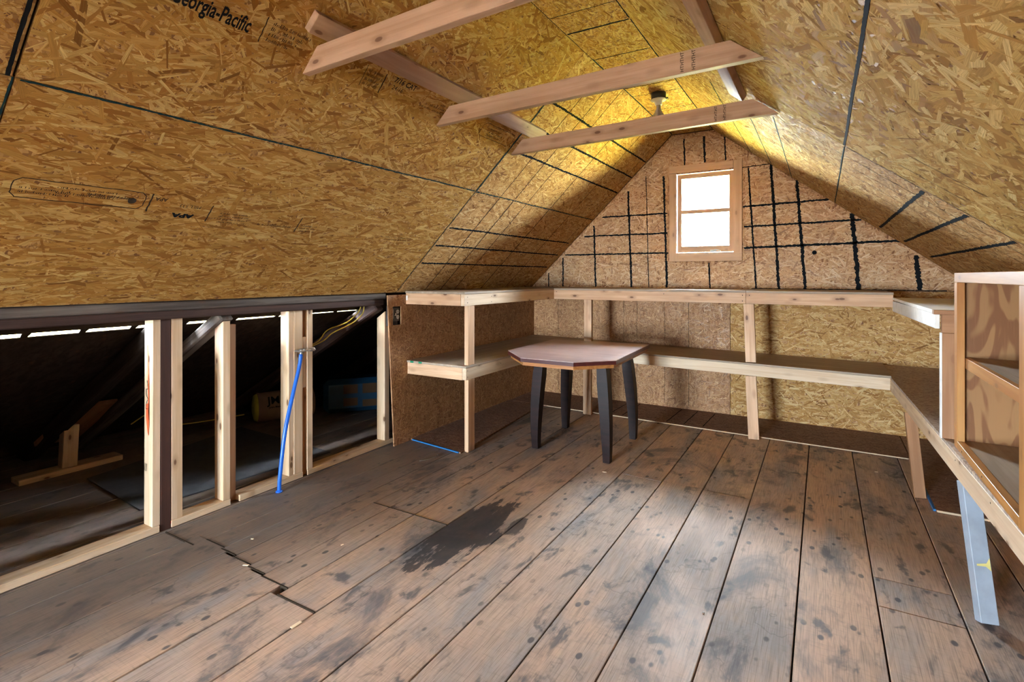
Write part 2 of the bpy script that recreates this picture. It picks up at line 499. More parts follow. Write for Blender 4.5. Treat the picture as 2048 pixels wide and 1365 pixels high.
def mat_floor():
    k = NT('worn_floorboard')
    P = k.pos()
    oi = k.n('ShaderNodeObjectInfo'); rnd = oi.outputs['Random']
    off = k.n('ShaderNodeCombineXYZ')
    k.link(k.math('MULTIPLY', rnd, 53.0), off.inputs[0]); k.link(k.math('MULTIPLY', rnd, 31.0), off.inputs[1])
    Q = k.vadd(P, off.outputs[0])
    sep = k.n('ShaderNodeSeparateXYZ'); k.link(P, sep.inputs[0]); X, Y = sep.outputs[0], sep.outputs[1]
    # worn tan wood with grey weathering
    tan = k.mix(k.smooth(rnd, 0, 1), (0.53, 0.345, 0.235), (0.47, 0.335, 0.255))
    wear = k.noise(k.vmul(Q, (3.2, 1.1, 1)), 1.0, 5, 0.62, 0.3)
    c = k.mix(k.smooth(wear, 0.42, 0.70), tan, (0.29, 0.26, 0.25))
    # growth rings and fine grain along the boards
    ring = k.noise(k.vmul(Q, (11, 0.75, 1)), 1.0, 2, 0.5, 0.9)
    rl = k.math('SINE', k.math('MULTIPLY', ring, 95.0))
    c = k.mix(k.smooth(rl, 0.2, 1.0, 0.0, 0.20), c, (0.16, 0.115, 0.09))
    fine = k.noise(k.vmul(Q, (230, 6, 1)), 1.0, 2, 0.6)
    c = k.mix(k.smooth(fine, 0.44, 0.76, 0.0, 0.60), c, (0.13, 0.095, 0.078))
    saw = k.noise(k.vmul(Q, (12, 120, 1)), 1.0, 2, 0.5)
    c = k.mix(k.smooth(saw, 0.5, 0.85, 0.0, 0.35), c, (0.16, 0.125, 0.105))
    # blue-black blotches, drips and dried rings
    b1 = k.noise(k.vmul(P, (2.6, 1.5, 1)), 1.0, 6, 0.66, 0.6)
    c = k.mix(k.smooth(b1, 0.515, 0.66, 0.0, 0.80), c, (0.082, 0.080, 0.090))
    b2 = k.noise(k.vmul(Q, (9, 4.5, 1)), 1.0, 4, 0.6, 0.4)
    c = k.mix(k.smooth(b2, 0.565, 0.69, 0.0, 0.80), c, (0.065, 0.062, 0.070))
    dots = k.voro(k.vmul(Q, (13, 8, 0)), 1.0)
    dm = k.noise(k.vmul(P, (2, 2, 1)), 1.0, 2)
    c = k.mix(k.math('MULTIPLY', k.smooth(dots, 0.11, 0.19, 0.88, 0.0), k.smooth(dm, 0.38, 0.55)), c, (0.055, 0.05, 0.055))
    iso = k.noise(k.vmul(P, (1.9, 1.5, 1)), 1.0, 5, 0.6, 0.2)
    edge = k.math('ABSOLUTE', k.math('SUBTRACT', iso, 0.53))
    c = k.mix(k.math('MULTIPLY', k.smooth(edge, 0.001, 0.010, 0.42, 0.0), k.smooth(wear, 0.45, 0.6)), c, (0.10, 0.085, 0.08))
    # grimier boards along the left wall
    left = k.smooth(k.math('ADD', X, k.math('MULTIPLY', k.math('SUBTRACT', wear, 0.5), 1.0)), -2.15, -2.75)
    c = k.mix(k.math('MULTIPLY', left, 0.72), c, (0.125, 0.095, 0.078))
    # big black spill, bounded by the joint at its left
    sn = k.noise(k.vmul(P, (17, 4.5, 1)), 1.0, 5, 0.62)
    dx = k.math('DIVIDE', k.math('ADD', X, 1.70), 0.185)
    dy = k.math('DIVIDE', k.math('SUBTRACT', Y, 2.37), 0.43)
    r2 = k.math('ADD', k.math('MULTIPLY', dx, dx), k.math('MULTIPLY', dy, dy))
    s = k.math('ADD', r2, k.math('MULTIPLY', k.math('SUBTRACT', sn, 0.5), 4.2))
    spill = k.math('MULTIPLY', k.smooth(s, 0.72, 1.02, 1.0, 0.0), k.math('GREATER_THAN', X, -1.822))
    c = k.mix(k.math('MULTIPLY', spill, 0.92), c, (0.028, 0.024, 0.026))
    dx = k.math('DIVIDE', k.math('ADD', X, 1.47), 0.06)
    dy = k.math('DIVIDE', k.math('SUBTRACT', Y, 2.54), 0.13)
    r2 = k.math('ADD', k.math('MULTIPLY', dx, dx), k.math('MULTIPLY', dy, dy))
    s = k.math('ADD', r2, k.math('MULTIPLY', k.math('SUBTRACT', sn, 0.5), 3.0))
    c = k.mix(k.smooth(s, 0.5, 0.9, 0.85, 0.0), c, (0.04, 0.034, 0.036))
    h = k.math('ADD', k.math('MULTIPLY', fine, 0.5), wear)
    k.bump(h, 0.22, 0.003)
    return k.out(c, k.smooth(wear, 0.3, 0.7, 0.50, 0.72), 0.35)
FLOORM = mat_floor()

def mat_glass():
    k = NT('window_glass')
    t = k.t; t.nodes.remove(k.b)
    tr = k.n('ShaderNodeBsdfTransparent'); tr.inputs[0].default_value = (0.93, 0.95, 0.95, 1)
    gl = k.n('ShaderNodeBsdfGlossy'); gl.inputs['Roughness'].default_value = 0.02
    fr = k.n('ShaderNodeFresnel'); fr.inputs[0].default_value = 1.45
    mx = k.n('ShaderNodeMixShader')
    k.link(fr.outputs[0], mx.inputs[0]); k.link(tr.outputs[0], mx.inputs[1]); k.link(gl.outputs[0], mx.inputs[2])
    k.link(mx.outputs[0], t.nodes['Material Output'].inputs['Surface'])
    return k.m
GLASS = mat_glass()

# ------------------------------------------------------------------ setting: outside
GRAVEL = flat('grey_gravel', (0.30, 0.27, 0.24), 0.95, 0.05)
gd = panel('ground_lawn', Frame((0, 0, -3.2), (1, 0, 0), (0, 1, 0)), [(-60, 1), (60, 1), (60, 60), (-60, 60)], GRASS, 0.2)
tag(gd, 'sunlit lawn outside the far gable', kind='structure')
gd = panel('ground_drive', Frame((0, 0, -3.2), (1, 0, 0), (0, 1, 0)), [(-60, -60), (60, -60), (60, 1), (-60, 1)], GRAVEL, 0.2)
tag(gd, 'gravel drive outside the rear gable', kind='structure')

GY = 5.65
SL = math.atan2(0.695, 0.719)          # left pitch
FL = Frame((-3.07, 0, 1.264), (0, 1, 0), (0.719, 0, 0.695))
FR = Frame((1.15, 0, 1.255), (0, -1, 0), (-0.789, 0, 0.614))
FG = Frame((0, GY, 0), (1, 0, 0), (0, 0, 1))
FW = Frame((-3.03, 0, 0), (0, 1, 0), (0, 0, 1))
FP = Frame((-1.37, 0, 2.9), (0, 1, 0), (1, 0, 0))
LL = 2.36                               # slope lengths
LR = 2.67
def SYL(z): return (z - 1.264) / 0.695
def SXR(x): return (1.15 - x) / 0.789

# ------------------------------------------------------------------ ceiling of OSB sheets
ceil = tag(empty('ceiling', (-1.15, 2, 1.26)), 'sloping attic ceiling lined with oriented strand board', kind='structure')
g = 0.0022
YS = 3.28
def rect(x0, y0, x1, y1): return [(x0 + g, y0 + g), (x1 - g, y0 + g), (x1 - g, y1 - g), (x0 + g, y1 - g)]
seamL = SYL(2.048)
left_panels = {}
for key, (x0, x1, y0, y1) in {'near_low': (0.645, YS, 0, seamL), 'near_up': (0.645, YS, seamL, LL), 'far_low': (YS, GY, 0, seamL),
                              'far_up': (YS, GY, seamL, LL), 'back_low': (REAR_Y, 0.645, 0, seamL), 'back_up': (REAR_Y, 0.645 - 0.004, seamL, LL)}.items():
    left_panels[key] = panel('osb_panel', FL, rect(x0, y0, x1, y1), OSB_B, 0.011, ceil)
def fill(fr, parent, r, area_n, seed, mat=OSB_S, **kw):
    x0, y0, x1, y1 = r
    strands(fr, rect(*r), parent, mat, int((x1 - x0) * (y1 - y0) * area_n), seed=seed, **kw)
fill(FL, left_panels['near_low'], (0.645, 0, YS, seamL), 2000, 1, ang=0.0, spread=0.30, wild=0.13, lens=(0.03, 0.24), wids=(0.004, 0.042))
fill(FL, left_panels['near_up'], (0.645, seamL, YS, LL), 2000, 2, ang=0.05, spread=0.5, wild=0.3, lens=(0.03, 0.24), wids=(0.004, 0.042))
fill(FL, left_panels['far_low'], (YS, 0, GY, seamL), 2300, 3, OSB_MS, ang=0.0, spread=0.4, wild=0.2, lens=(0.03, 0.16), wids=(0.004, 0.034))
fill(FL, left_panels['far_up'], (YS, seamL, GY, LL), 2300, 4, OSB_MS, ang=0.0, spread=0.45, wild=0.25, lens=(0.03, 0.16), wids=(0.004, 0.034))
fill(FL, left_panels['back_low'], (0.3, 0, 0.645, seamL), 2400, 5, spread=0.3)
fill(FL, left_panels['back_up'], (0.3, seamL, 0.633, LL), 4200, 6, spread=0.7, lens=(0.012, 0.05), wids=(0.002, 0.01))

right_panels = {}
sr = SXR(0.10)
for key, (ya, yb, y0, y1) in {'far_low': (3.2, GY, 0, sr), 'far_up': (3.2, GY, sr, LR), 'near_low': (0.6, 3.2, 0, sr), 'near_up': (0.6, 3.2, sr, LR),
                              'back_low': (REAR_Y, 0.6, 0, sr), 'back_up': (REAR_Y, 0.6, sr, LR)}.items():
    right_panels[key] = panel('osb_panel', FR, rect(-yb, y0, -ya, y1), OSB_B, 0.011, ceil)
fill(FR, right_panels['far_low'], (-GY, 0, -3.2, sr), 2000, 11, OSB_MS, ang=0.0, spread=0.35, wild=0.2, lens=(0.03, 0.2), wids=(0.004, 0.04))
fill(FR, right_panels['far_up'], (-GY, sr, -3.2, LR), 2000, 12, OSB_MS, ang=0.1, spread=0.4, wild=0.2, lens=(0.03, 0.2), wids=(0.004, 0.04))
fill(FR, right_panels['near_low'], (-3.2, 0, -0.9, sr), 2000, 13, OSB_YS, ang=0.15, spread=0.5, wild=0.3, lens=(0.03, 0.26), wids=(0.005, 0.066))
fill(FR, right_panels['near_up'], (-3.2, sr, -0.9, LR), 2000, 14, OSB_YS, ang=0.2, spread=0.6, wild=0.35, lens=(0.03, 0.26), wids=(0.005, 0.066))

pk_cuts = [REAR_Y, 0.5, 2.974, GY]
pk_panels = []
for i in range(3):
    p_ = panel('osb_panel', FP, rect(pk_cuts[i], 0, pk_cuts[i + 1], 0.415), OSB_B, 0.011, ceil)
    pk_panels.append(p_)
    if i: fill(FP, p_, (max(1.0, pk_cuts[i]), 0, pk_cuts[i + 1], 0.415), 2300, 20 + i, spread=0.4, lens=(0.03, 0.1))

# layout lines printed and sprayed on the sheets
def L_(key, a, b, w, m=INK, jag=0.3): return ink_line(FL, a, b, w, left_panels[key], m, jag)
for z in (1.785, 1.65, 1.51):
    L_('far_low', (YS + 0.03, SYL(z)), (GY - 0.08, SYL(z)), 0.016, jag=0.45)
for z, ya in ((2.33, 3.40), (2.486, 3.36), (2.637, 3.36)):
    L_('far_up', (ya, SYL(z)), (GY - 0.02, SYL(z)), 0.016, jag=0.45)
for yy, w in ((3.635, 0.008), (3.855, 0.009), (4.076, 0.008), (4.528, 0.010), (5.012, 0.008), (5.474, 0.006)):
    L_('far_low', (yy, 0.01), (yy, seamL - 0.01), w)
    L_('far_up', (yy, seamL + 0.01), (yy, LL - 0.01), w * 0.9)
L_('near_low', (0.66, seamL - 0.004), (YS - 0.01, seamL - 0.004), 0.007, INKG, 0.5)
L_('far_low', (YS, seamL - 0.006), (GY - 0.03, seamL - 0.006), 0.008, INKG, 0.7)
L_('far_up', (YS + 0.008, seamL), (YS + 0.008, LL - 0.3), 0.014, INKG, 0.3)
L_('far_low', (YS + 0.006, 0.02), (YS + 0.006, seamL), 0.007, INKG, 0.5)
L_('back_up', (0.626, seamL), (0.626, LL), 0.012, INK, 0.15)
L_('back_low', (0.640, 0), (0.640, seamL), 0.006, INKG, 0.4)
def R_(key, a, b, w, m=INK, jag=0.3): return ink_line(FR, a, b, w, right_panels[key], m, jag)
for x, yb in ((0.425, 5.46), (0.590, 5.44), (0.760, 5.42)):
    R_('far_low', (-yb, SXR(x)), (-3.24, SXR(x)), 0.020, jag=0.35)
for x in (-0.605, -0.42, -0.25):
    R_('far_up', (-5.60, SXR(x)), (-3.45, SXR(x)), 0.008, INKG)
for yy in (3.42, 3.63, 3.85, 4.08, 4.30, 4.53, 4.78, 5.02, 5.26, 5.47):
    R_('far_low', (-yy, 0.02), (-yy, sr - 0.01), 0.0055)
    R_('far_up', (-yy, sr + 0.01), (-yy, LR - 0.02), 0.0050)
R_('near_up', (-3.19, sr + 0.004), (-0.62, sr + 0.004), 0.012, INK, 0.15)
R_('far_up', (-GY + 0.05, sr + 0.003), (-3.21, sr + 0.003), 0.006, INKG, 0.3)
R_('far_low', (-3.207, 0.02), (-3.207, sr), 0.006, INK, 0.2)
for yy in (2.98, 2.74):
    R_('near_low', (-yy, SXR(0.55)), (-yy, SXR(0.30)), 0.005, STAMP)
for yy, w in ((2.74, 0.006), (2.974, 0.016), (3.42, 0.010), (4.07, 0.008), (4.28, 0.008), (4.73, 0.008), (5.3, 0.008)):
    ink_line(FP, (yy, 0.01), (yy, 0.40), w, pk_panels[1 if yy < 2.97 else 2], INK, 0.3)
ink_line(FP, (0.6, 0.409), (2.96, 0.409), 0.012, pk_panels[1], INK, 0.2)
ink_line(FP, (2.98, 0.409), (GY - 0.03, 0.409), 0.010, pk_panels[2], INK, 0.2)
ink_line(FP, (3.4, 0.006), (GY - 0.03, 0.006), 0.007, pk_panels[2], INKG, 0.3)

# printing on the sheets of the left slope
def SL_(x): return (x + 3.07) / 0.719
nu, nl = left_panels['near_up'], left_panels['near_low']
text_on(FL, 'Georgia-Pacific', 1.10, 1.598, 0.085, nu, INK, 0.0, bold=0.0016, sx=0.56)
ink_line(FL, (1.295, 1.554), (1.290, 1.664), 0.004, nu, STAMP)
text_on(FL, '7/16 CAT', 2.09, 1.648, 0.04, nu, INK, 0.0, bold=0.0006)
text_on(FL, '24/16', 2.06, 1.606, 0.035, nu, STAMP, 0.0)
ink_line(FL, (1.832, 1.547), (1.82, 1.659), 0.003, nu, STAMP)
ink_line(FL, (1.96, 1.547), (1.948, 1.658), 0.006, nu, STAMP)
def tiny_print(x0, x1, y, hgt, parent, mat=STAMP, n=None):
    """A line of print worn past reading: a row of small ticks."""
    V, Fc = [], []
    x = x0
    while x < x1:
        w = random.uniform(0.002, 0.006)
        if random.random() > 0.2:
            a = hgt * random.uniform(0.5, 1.0)
            k = len(V)
            for p in ((x, y), (x + w * 0.6, y), (x + w * 0.6 + 0.001, y + a), (x + 0.001, y + a)): V.append(FL.p(p[0], p[1], 0.0021))
            Fc.append((k, k + 1, k + 2, k + 3))
        x += w + 0.0015
    o = mesh_obj('worn_print', V, Fc, mat, parent)
    return o
for dy in (0.0, 0.024, 0.048, 0.072):
    tiny_print(1.84, 1.94, 1.56 + dy, 0.017, nu, INK)
    tiny_print(1.32, 1.42 + dy, 1.57 + dy, 0.017, nu)
    tiny_print(2.26 + 3 * dy, 2.55, 1.57 + dy, 0.015, nu)
    tiny_print(2.95, 3.12, 1.56 + dy, 0.015, nu)
def frame_lines(x0, x1, y0, y1, w, parent):
    for a, b in (((x0, y0 + .02), (x0, y1 - .02)), ((x1, y0 + .02), (x1, y1 - .02)), ((x0 + .02, y0), (x1 - .02, y0)), ((x0 + .02, y1), (x1 - .02, y1)),
                 ((x0, y0 + .02), (x0 + .02, y0)), ((x1, y0 + .02), (x1 - .02, y0)), ((x0, y1 - .02), (x0 + .02, y1)), ((x1, y1 - .02), (x1 - .02, y1))):
        ink_line(FL, a, b, w, parent, STAMP, 0.15)
frame_lines(2.86, 3.25, 1.545, 1.645, 0.003, nu)
frame_lines(0.728, 1.172, SL_(-2.618), SL_(-2.55), 0.0035, nl)
for i, (a, b) in enumerate(((0.75, 0.90), (0.86, 1.06), (0.96, 1.13))):
    tiny_print(a, b, SL_(-2.60) + 0.012 * i, 0.012, nl)
    tiny_print(a, b, SL_(-2.585) + 0.020 * (i % 2), 0.010, nl)
lathe('printed_logo', FL.p(1.125, SL_(-2.588), 0.0019), [(0.016, 0.0), (0.016, 0.0004)], STAMP, nl, 16, FL.n)
ink_line(FL, (1.195, SL_(-2.625)), (1.195, SL_(-2.55)), 0.006, nl, STAMP)
text_on(FL, 'APA', 1.355, SL_(-2.628), 0.034, nl, INK, math.pi, bold=0.002, sx=1.5)
text_on(FL, 'APA', 1.235, SL_(-2.568), 0.028, nl, STAMP, math.pi, bold=0.0004)
text_on(FL, 'MILL 533', 1.37, SL_(-2.585), 0.026, nl, STAMP, math.pi)
ink_line(FL, (1.47, SL_(-2.645)), (1.47, SL_(-2.57)), 0.006, nl, STAMP)
for i in range(4):
    tiny_print(1.52, 1.68, SL_(-2.645) + 0.019 * i, 0.012, nl)
tiny_print(1.74, 1.95, SL_(-2.64), 0.016, nl)
ink_line(FL, (1.99, SL_(-2.66)), (1.99, SL_(-2.58)), 0.006, nl, STAMP)
for i in range(3): tiny_print(2.01, 2.12, SL_(-2.655) + 0.02 * i, 0.014, nl)
for i in range(2): tiny_print(2.72, 2.98, SL_(-2.66) + 0.022 * i, 0.014, nl)

# ------------------------------------------------------------------ gable wall with the window
wall_far = tag(empty('wall_far', (-1, GY, 0)), 'far gable wall of oriented strand board with a grid of black lines', kind='structure')
WX0, WX1, WZ0, WZ1 = -1.325, -0.765, 1.645, 2.475
up_out = [(-3.06, 1.272), (0.97, 1.272), (1.13, 1.272), (-0.945, 2.89), (-1.365, 2.905)]
up_out = [(-3.058, 1.272), (1.125, 1.272), (-0.955, 2.893), (-1.375, 2.893)]
hole = [(WX0, WZ0), (WX1, WZ0), (WX1, WZ1), (WX0, WZ1)]
pu = panel('osb_panel', FG, up_out, OSB_GB, 0.012, wall_far, [hole])
strands(FG, up_out, pu, OSB_GS, 20000, lens=(0.025, 0.18), wids=(0.003, 0.03), ang=0.0, spread=0.5, wild=0.35, holes=[[(-1.41, 1.55), (-0.69, 1.55), (-0.69, 2.56), (-1.41, 2.56)]], seed=31)
lowl = [(-3.028, 0.0), (-0.80, 0.0), (-0.80, 1.268), (-3.028, 1.268)]
lowr = [(-0.796, 0.0), (1.145, 0.0), (1.145, 1.268), (-0.796, 1.268)]
pl_ = panel('osb_panel', FG, lowl, OSB_RB, 0.012, wall_far)
strands(FG, lowl, pl_, OSB_RS, 13000, lens=(0.015, 0.10), wids=(0.002, 0.017), spread=0.8, wild=0.4, seed=32)
pr_ = panel('osb_panel', FG, lowr, OSB_GB, 0.012, wall_far)
strands(FG, lowr, pr_, OSB_MS, 6500, lens=(0.03, 0.2), wids=(0.004, 0.036), spread=0.45, wild=0.25, seed=33)
for x0, z0, x1, z1, w in [(-1.25, 2.84, -1.24, 2.56, .015), (-1.05, 2.84, -1.04, 2.57, .02), (-.85, 2.81, -.84, 2.57, .013), (-1.85, 2.34, -1.81, 1.28, .021),
        (-1.65, 2.49, -1.62, 1.28, .008), (-1.46, 2.47, -1.425, 1.28, .021), (-2.25, 1.98, -2.23, 1.28, .020), (-2.64, 1.62, -2.64, 1.28, .016), (-2.83, 1.44, -2.83, 1.28, .012),
        (-.63, 2.47, -.56, 1.28, .016), (-.43, 2.49, -.36, 1.28, .024), (-.21, 2.31, -.14, 1.28, .026), (.23, 1.97, .28, 1.28, .034), (-1.0, 1.54, -.99, 1.28, .014),
        (.69, 1.58, .72, 1.28, .034), (-2.15, 2.07, -1.42, 2.07, .016), (-2.37, 1.86, -1.42, 1.86, .016), (-2.61, 1.65, -1.41, 1.65, .016), (-.68, 2.09, .05, 2.11, .018),
        (-.67, 1.89, .30, 1.91, .017), (-.67, 1.68, .58, 1.71, .020), (-.69, 2.48, -.44, 2.49, .008), (-0.6, 1.279, 0.9, 1.279, .007)]:
    ink_line(FG, (x0, z0), (x1, z1), w, pu, INK, 0.4)
for x in (-2.7, -2.35, -1.9, -1.75, -1.45, -1.2): ink_line(FG, (x, 0.05), (x, 1.24), 0.003, pl_, STAMP, 0.3)
lathe('ink_blot', FG.p(-0.065, 1.622, 0.0018), [(0.02, 0), (0.02, 0.0004)], INK, pu, 9, FG.n)

# window 1
win = tag(empty('window_1', (-1.045, GY, WZ0)), 'small two-pane attic window with pine trim in the far gable', kind='structure')
T0, T1 = GY - 0.018, GY
def wbox(name, lo, hi, mat=TRIMW, parent=win, bevel=0.0015): return box(name, lo, hi, mat, parent, bevel)
wbox('trim_board', (-1.398, T0, 1.555), (WX0, T1, 2.482)); wbox('trim_board', (WX1, T0, 1.555 + 0.085), (-0.685, T1, 2.56))
wbox('trim_board', (WX0, T0, 1.555), (-0.685, T1, WZ0 - 0.003)); wbox('trim_board', (-1.398, T0, 2.485), (WX1 - 0.002, T1, 2.56))
# jamb liner
wbox('jamb', (WX0 - 0.018, GY + 0.0005, WZ0), (WX0, GY + 0.056, WZ1), TRIMW); wbox('jamb', (WX1, GY + 0.0005, WZ0), (WX1 + 0.018, GY + 0.056, WZ1), TRIMW)
wbox('jamb', (WX0 - 0.018, GY + 0.0005, WZ1), (WX1 + 0.018, GY + 0.056, WZ1 + 0.018), TRIMW); wbox('window_sill', (WX0 - 0.018, GY + 0.0005, WZ0 - 0.018), (WX1 + 0.018, GY + 0.056, WZ0), TRIMW)
SY0, SY1 = GY + 0.026, GY + 0.050
sash = wbox('sash_stile', (WX0 + 0.004, SY0, WZ0 + 0.006), (WX0 + 0.045, SY1, WZ1 - 0.004), TRIMW)
wbox('sash_stile', (WX1 - 0.045, SY0, WZ0 + 0.006), (WX1 - 0.004, SY1, WZ1 - 0.004), TRIMW)
wbox('sash_rail', (WX0 + 0.045, SY0, WZ0 + 0.006), (WX1 - 0.045, SY1, WZ0 + 0.068), TRIMW)
wbox('sash_rail', (WX0 + 0.045, SY0, WZ1 - 0.05), (WX1 - 0.045, SY1, WZ1 - 0.004), TRIMW)
zm = 2.075
wbox('muntin', (WX0 + 0.045, SY0 + 0.004, zm - 0.019), (WX1 - 0.045, SY1 - 0.004, zm + 0.019), TRIMW)
for a, b in ((WZ0 + 0.068, zm - 0.019), (zm + 0.019, WZ1 - 0.05)):
    wbox('window_pane', (WX0 + 0.045, SY0 + 0.014, a), (WX1 - 0.045, SY0 + 0.018, b), GLASS, win, 0)
ck = wbox('crank_handle', (-0.99, GY + 0.004, WZ0 + 0.002), (-0.93, GY + 0.0255, WZ0 + 0.028), IVORY)
tube('crank_arm', [(-0.96, GY + 0.006, WZ0 + 0.02), (-0.93, GY - 0.004, WZ0 + 0.028), (-0.885, GY - 0.004, WZ0 + 0.012)], 0.006, IVORY, win, 8, 4)

# rear gable (behind the camera) with the window that lights the floor
wr = tag(empty('wall_rear', (-1, REAR_Y, 0)), 'rear gable wall behind the viewer', kind='structure')
FB = Frame((0, REAR_Y, 0), (-1, 0, 0), (0, 0, 1))
RW = (-2.80, -1.36, 0.14, 1.47)
panel('osb_panel', FB, [(-1.145, 0), (5.6, 0), (5.6, 0.2), (3.1, 1.26), (3.058, 1.272), (1.375, 2.893), (0.955, 2.893), (-1.125, 1.272)], OSB_GB, 0.012, wr,
      [[(-RW[1], RW[2]), (-RW[0], RW[2]), (-RW[0], RW[3]), (-RW[1], RW[3])]])
w2 = tag(empty('window_2', (-1.15, REAR_Y, RW[2])), 'window in the rear gable behind the viewer', kind='structure')
for lo, hi in (((RW[0], REAR_Y - 0.1, RW[2]), (RW[0] + 0.05, REAR_Y - 0.05, RW[3])), ((RW[1] - 0.05, REAR_Y - 0.1, RW[2]), (RW[1], REAR_Y - 0.05, RW[3])),
               ((RW[0] + 0.05, REAR_Y - 0.1, RW[2]), (RW[1] - 0.05, REAR_Y - 0.05, RW[2] + 0.05)), ((RW[0] + 0.05, REAR_Y - 0.1, RW[3] - 0.05), (RW[1] - 0.05, REAR_Y - 0.05, RW[3])),
               ((RW[0] + 0.05, REAR_Y - 0.1, 0.86), (RW[1] - 0.05, REAR_Y - 0.05, 0.90))):
    box('sash_rail', lo, hi, TRIMW, w2)
box('window_pane', (RW[0] + 0.05, REAR_Y - 0.08, RW[2] + 0.05), (RW[1] - 0.05, REAR_Y - 0.076, 0.86), GLASS, w2, 0)
box('window_pane', (RW[0] + 0.05, REAR_Y - 0.08, 0.90), (RW[1] - 0.05, REAR_Y - 0.076, RW[3] - 0.05), GLASS, w2, 0)

# knee walls
wl = tag(empty('wall_left', (-3.03, 4.4, 0)), 'left knee wall of reddish strand board behind the shelves', kind='structure')
hole_o = [(3.205, 0.997), (3.305, 0.997), (3.305, 1.15), (3.205, 1.15)]
wl_out = [(3.222, 0.0), (GY - 0.001, 0.0), (GY - 0.001, 1.262), (3.146, 1.245)]
plw = panel('osb_panel', FW, wl_out, OSB_RB, 0.012, wl, [hole_o])
strands(FW, wl_out, plw, OSB_RS, 15000, lens=(0.015, 0.10), wids=(0.002, 0.016), spread=0.7, wild=0.4, holes=[hole_o], seed=41)
wrt = tag(empty('wall_right', (1.15, 2, 0)), 'right knee wall behind the bench', kind='structure')
panel('osb_panel', Frame((1.15, 0, 0), (0, -1, 0), (0, 0, 1)), [(-GY, 0), (-REAR_Y, 0), (-REAR_Y, 1.25), (-GY, 1.25)], OSB_RB, 0.012, wrt)

panel('osb_panel', FW, [(REAR_Y, 0.0), (0.30, 0.0), (0.30, 1.16), (REAR_Y, 1.16)], OSB_RB, 0.012, wl)
# light-tight outer shell: roof deck and outer walls
sh = tag(empty('roof_deck', (-1, 2, 1.2)), 'roof deck and outer walls hidden behind the boards, plus an added strip blocking sky light', kind='structure')
def slab(fr, out, th, z): 
    f2 = Frame(fr.o + fr.n * z, fr.ex, fr.ey)
    return panel('deck', f2, out, SHELL, th, sh)
slab(FL, [(REAR_Y - 0.15, -0.04), (GY + 0.13, -0.04), (GY + 0.13, LL + 0.12), (REAR_Y - 0.15, LL + 0.12)], 0.05, -0.03)
slab(FR, [(-GY - 0.13, -0.1), (-REAR_Y + 0.15, -0.1), (-REAR_Y + 0.15, LR + 0.12), (-GY - 0.13, LR + 0.12)], 0.05, -0.03)
slab(FP, [(REAR_Y - 0.15, -0.2), (GY + 0.13, -0.2), (GY + 0.13, 0.62), (REAR_Y - 0.15, 0.62)], 0.05, -0.03)
box('deck', (1.19, REAR_Y - 0.15, -0.3), (1.25, GY + 0.13, 1.30), SHELL, sh, 0)
FG2 = Frame((0, GY + 0.016, 0), (1, 0, 0), (0, 0, 1))
panel('deck', FG2, [(-5.8, -0.3), (1.25, -0.3), (1.25, 1.35), (-0.9, 3.0), (-1.42, 3.0), (-3.2, 1.35), (-5.8, 0.1)], SHELL, 0.035, sh, [[(WX0 - 0.018, WZ0 - 0.018), (WX1 + 0.018, WZ0 - 0.018), (WX1 + 0.018, WZ1 + 0.018), (WX0 - 0.018, WZ1 + 0.018)]])
FB2 = Frame((0, REAR_Y - 0.05, 0), (-1, 0, 0), (0, 0, 1))
panel('deck', FB2, [(-1.25, -0.3), (5.8, -0.3), (5.8, 0.1), (3.2, 1.35), (1.42, 3.0), (0.9, 3.0), (-1.25, 1.35)], SHELL, 0.05, sh,
      [[(-RW[1], RW[2]), (-RW[0], RW[2]), (-RW[0], RW[3]), (-RW[1], RW[3])]])
box('deck', (-5.85, REAR_Y - 0.15, -0.3), (-5.75, GY + 0.13, 0.2), SHELL, sh, 0)

# ------------------------------------------------------------------ floor of individual boards
floor = tag(empty('floor', (-1, 2, 0)), 'worn stained plank floor', kind='structure')
box('subfloor', (-5.8, REAR_Y - 0.15, -0.12), (1.25, GY + 0.13, -0.045), SHELL, floor, 0)
def plank(x0, x1, y0, y1, mat=FLOORM, gap=0.006):
    dz = random.uniform(-0.0025, 0.0)
    gx = gap * random.uniform(0.7, 1.25) / 2
    box('floorboard', (x0 + gx, y0 + 0.002, -0.04), (x1 - gx, y1 - 0.002, dz), mat, floor, 0.0022)
ED = [-1.82, -1.494, -1.231, -0.942, -0.675, -0.388, -0.094, 0.202, 0.496, 0.772, 1.00, 1.18]
for i in range(len(ED) - 1):
    a, b = ED[i], ED[i + 1]
    if i in (2, 3, 4): cuts = [REAR_Y - 0.1, 3.60 + (0.02 if i == 3 else 0), GY + 0.02]
    elif i == 7: cuts = [REAR_Y - 0.1, 2.715, 2.968, GY + 0.02]
    elif i in (5, 6): cuts = [REAR_Y - 0.1, 0.3 + 0.2 * i - 1.0, GY + 0.02]
    else: cuts = [REAR_Y - 0.1, GY + 0.02]
    for k in range(len(cuts) - 1): plank(a, b, cuts[k], cuts[k + 1])
NEAR = [-3.095, -2.895, -2.61, -2.357, -2.112, -1.82]
def yl(x): return 1.59 - 0.08 * (x + 2.86) / 0.744
for i in range(5):
    a, b = NEAR[i], NEAR[i + 1]
    plank(a, b, REAR_Y - 0.1, 1.462 if i == 4 else (yl((a + b) / 2) if i else 1.507))
FAR = [-3.095, -2.82, -2.66, -2.535, -2.39, -2.257, -2.065, -1.82]
for i in range(7):
    a, b = FAR[i], FAR[i + 1]
    y0 = 1.466 if i == 6 else (1.511 if i == 0 else yl((a + b) / 2) + 0.002)
    if i >= 4:
        plank(a, b, y0, 2.36); plank(a, b, 2.362, GY + 0.02)
    else: plank(a, b, y0, GY + 0.02)
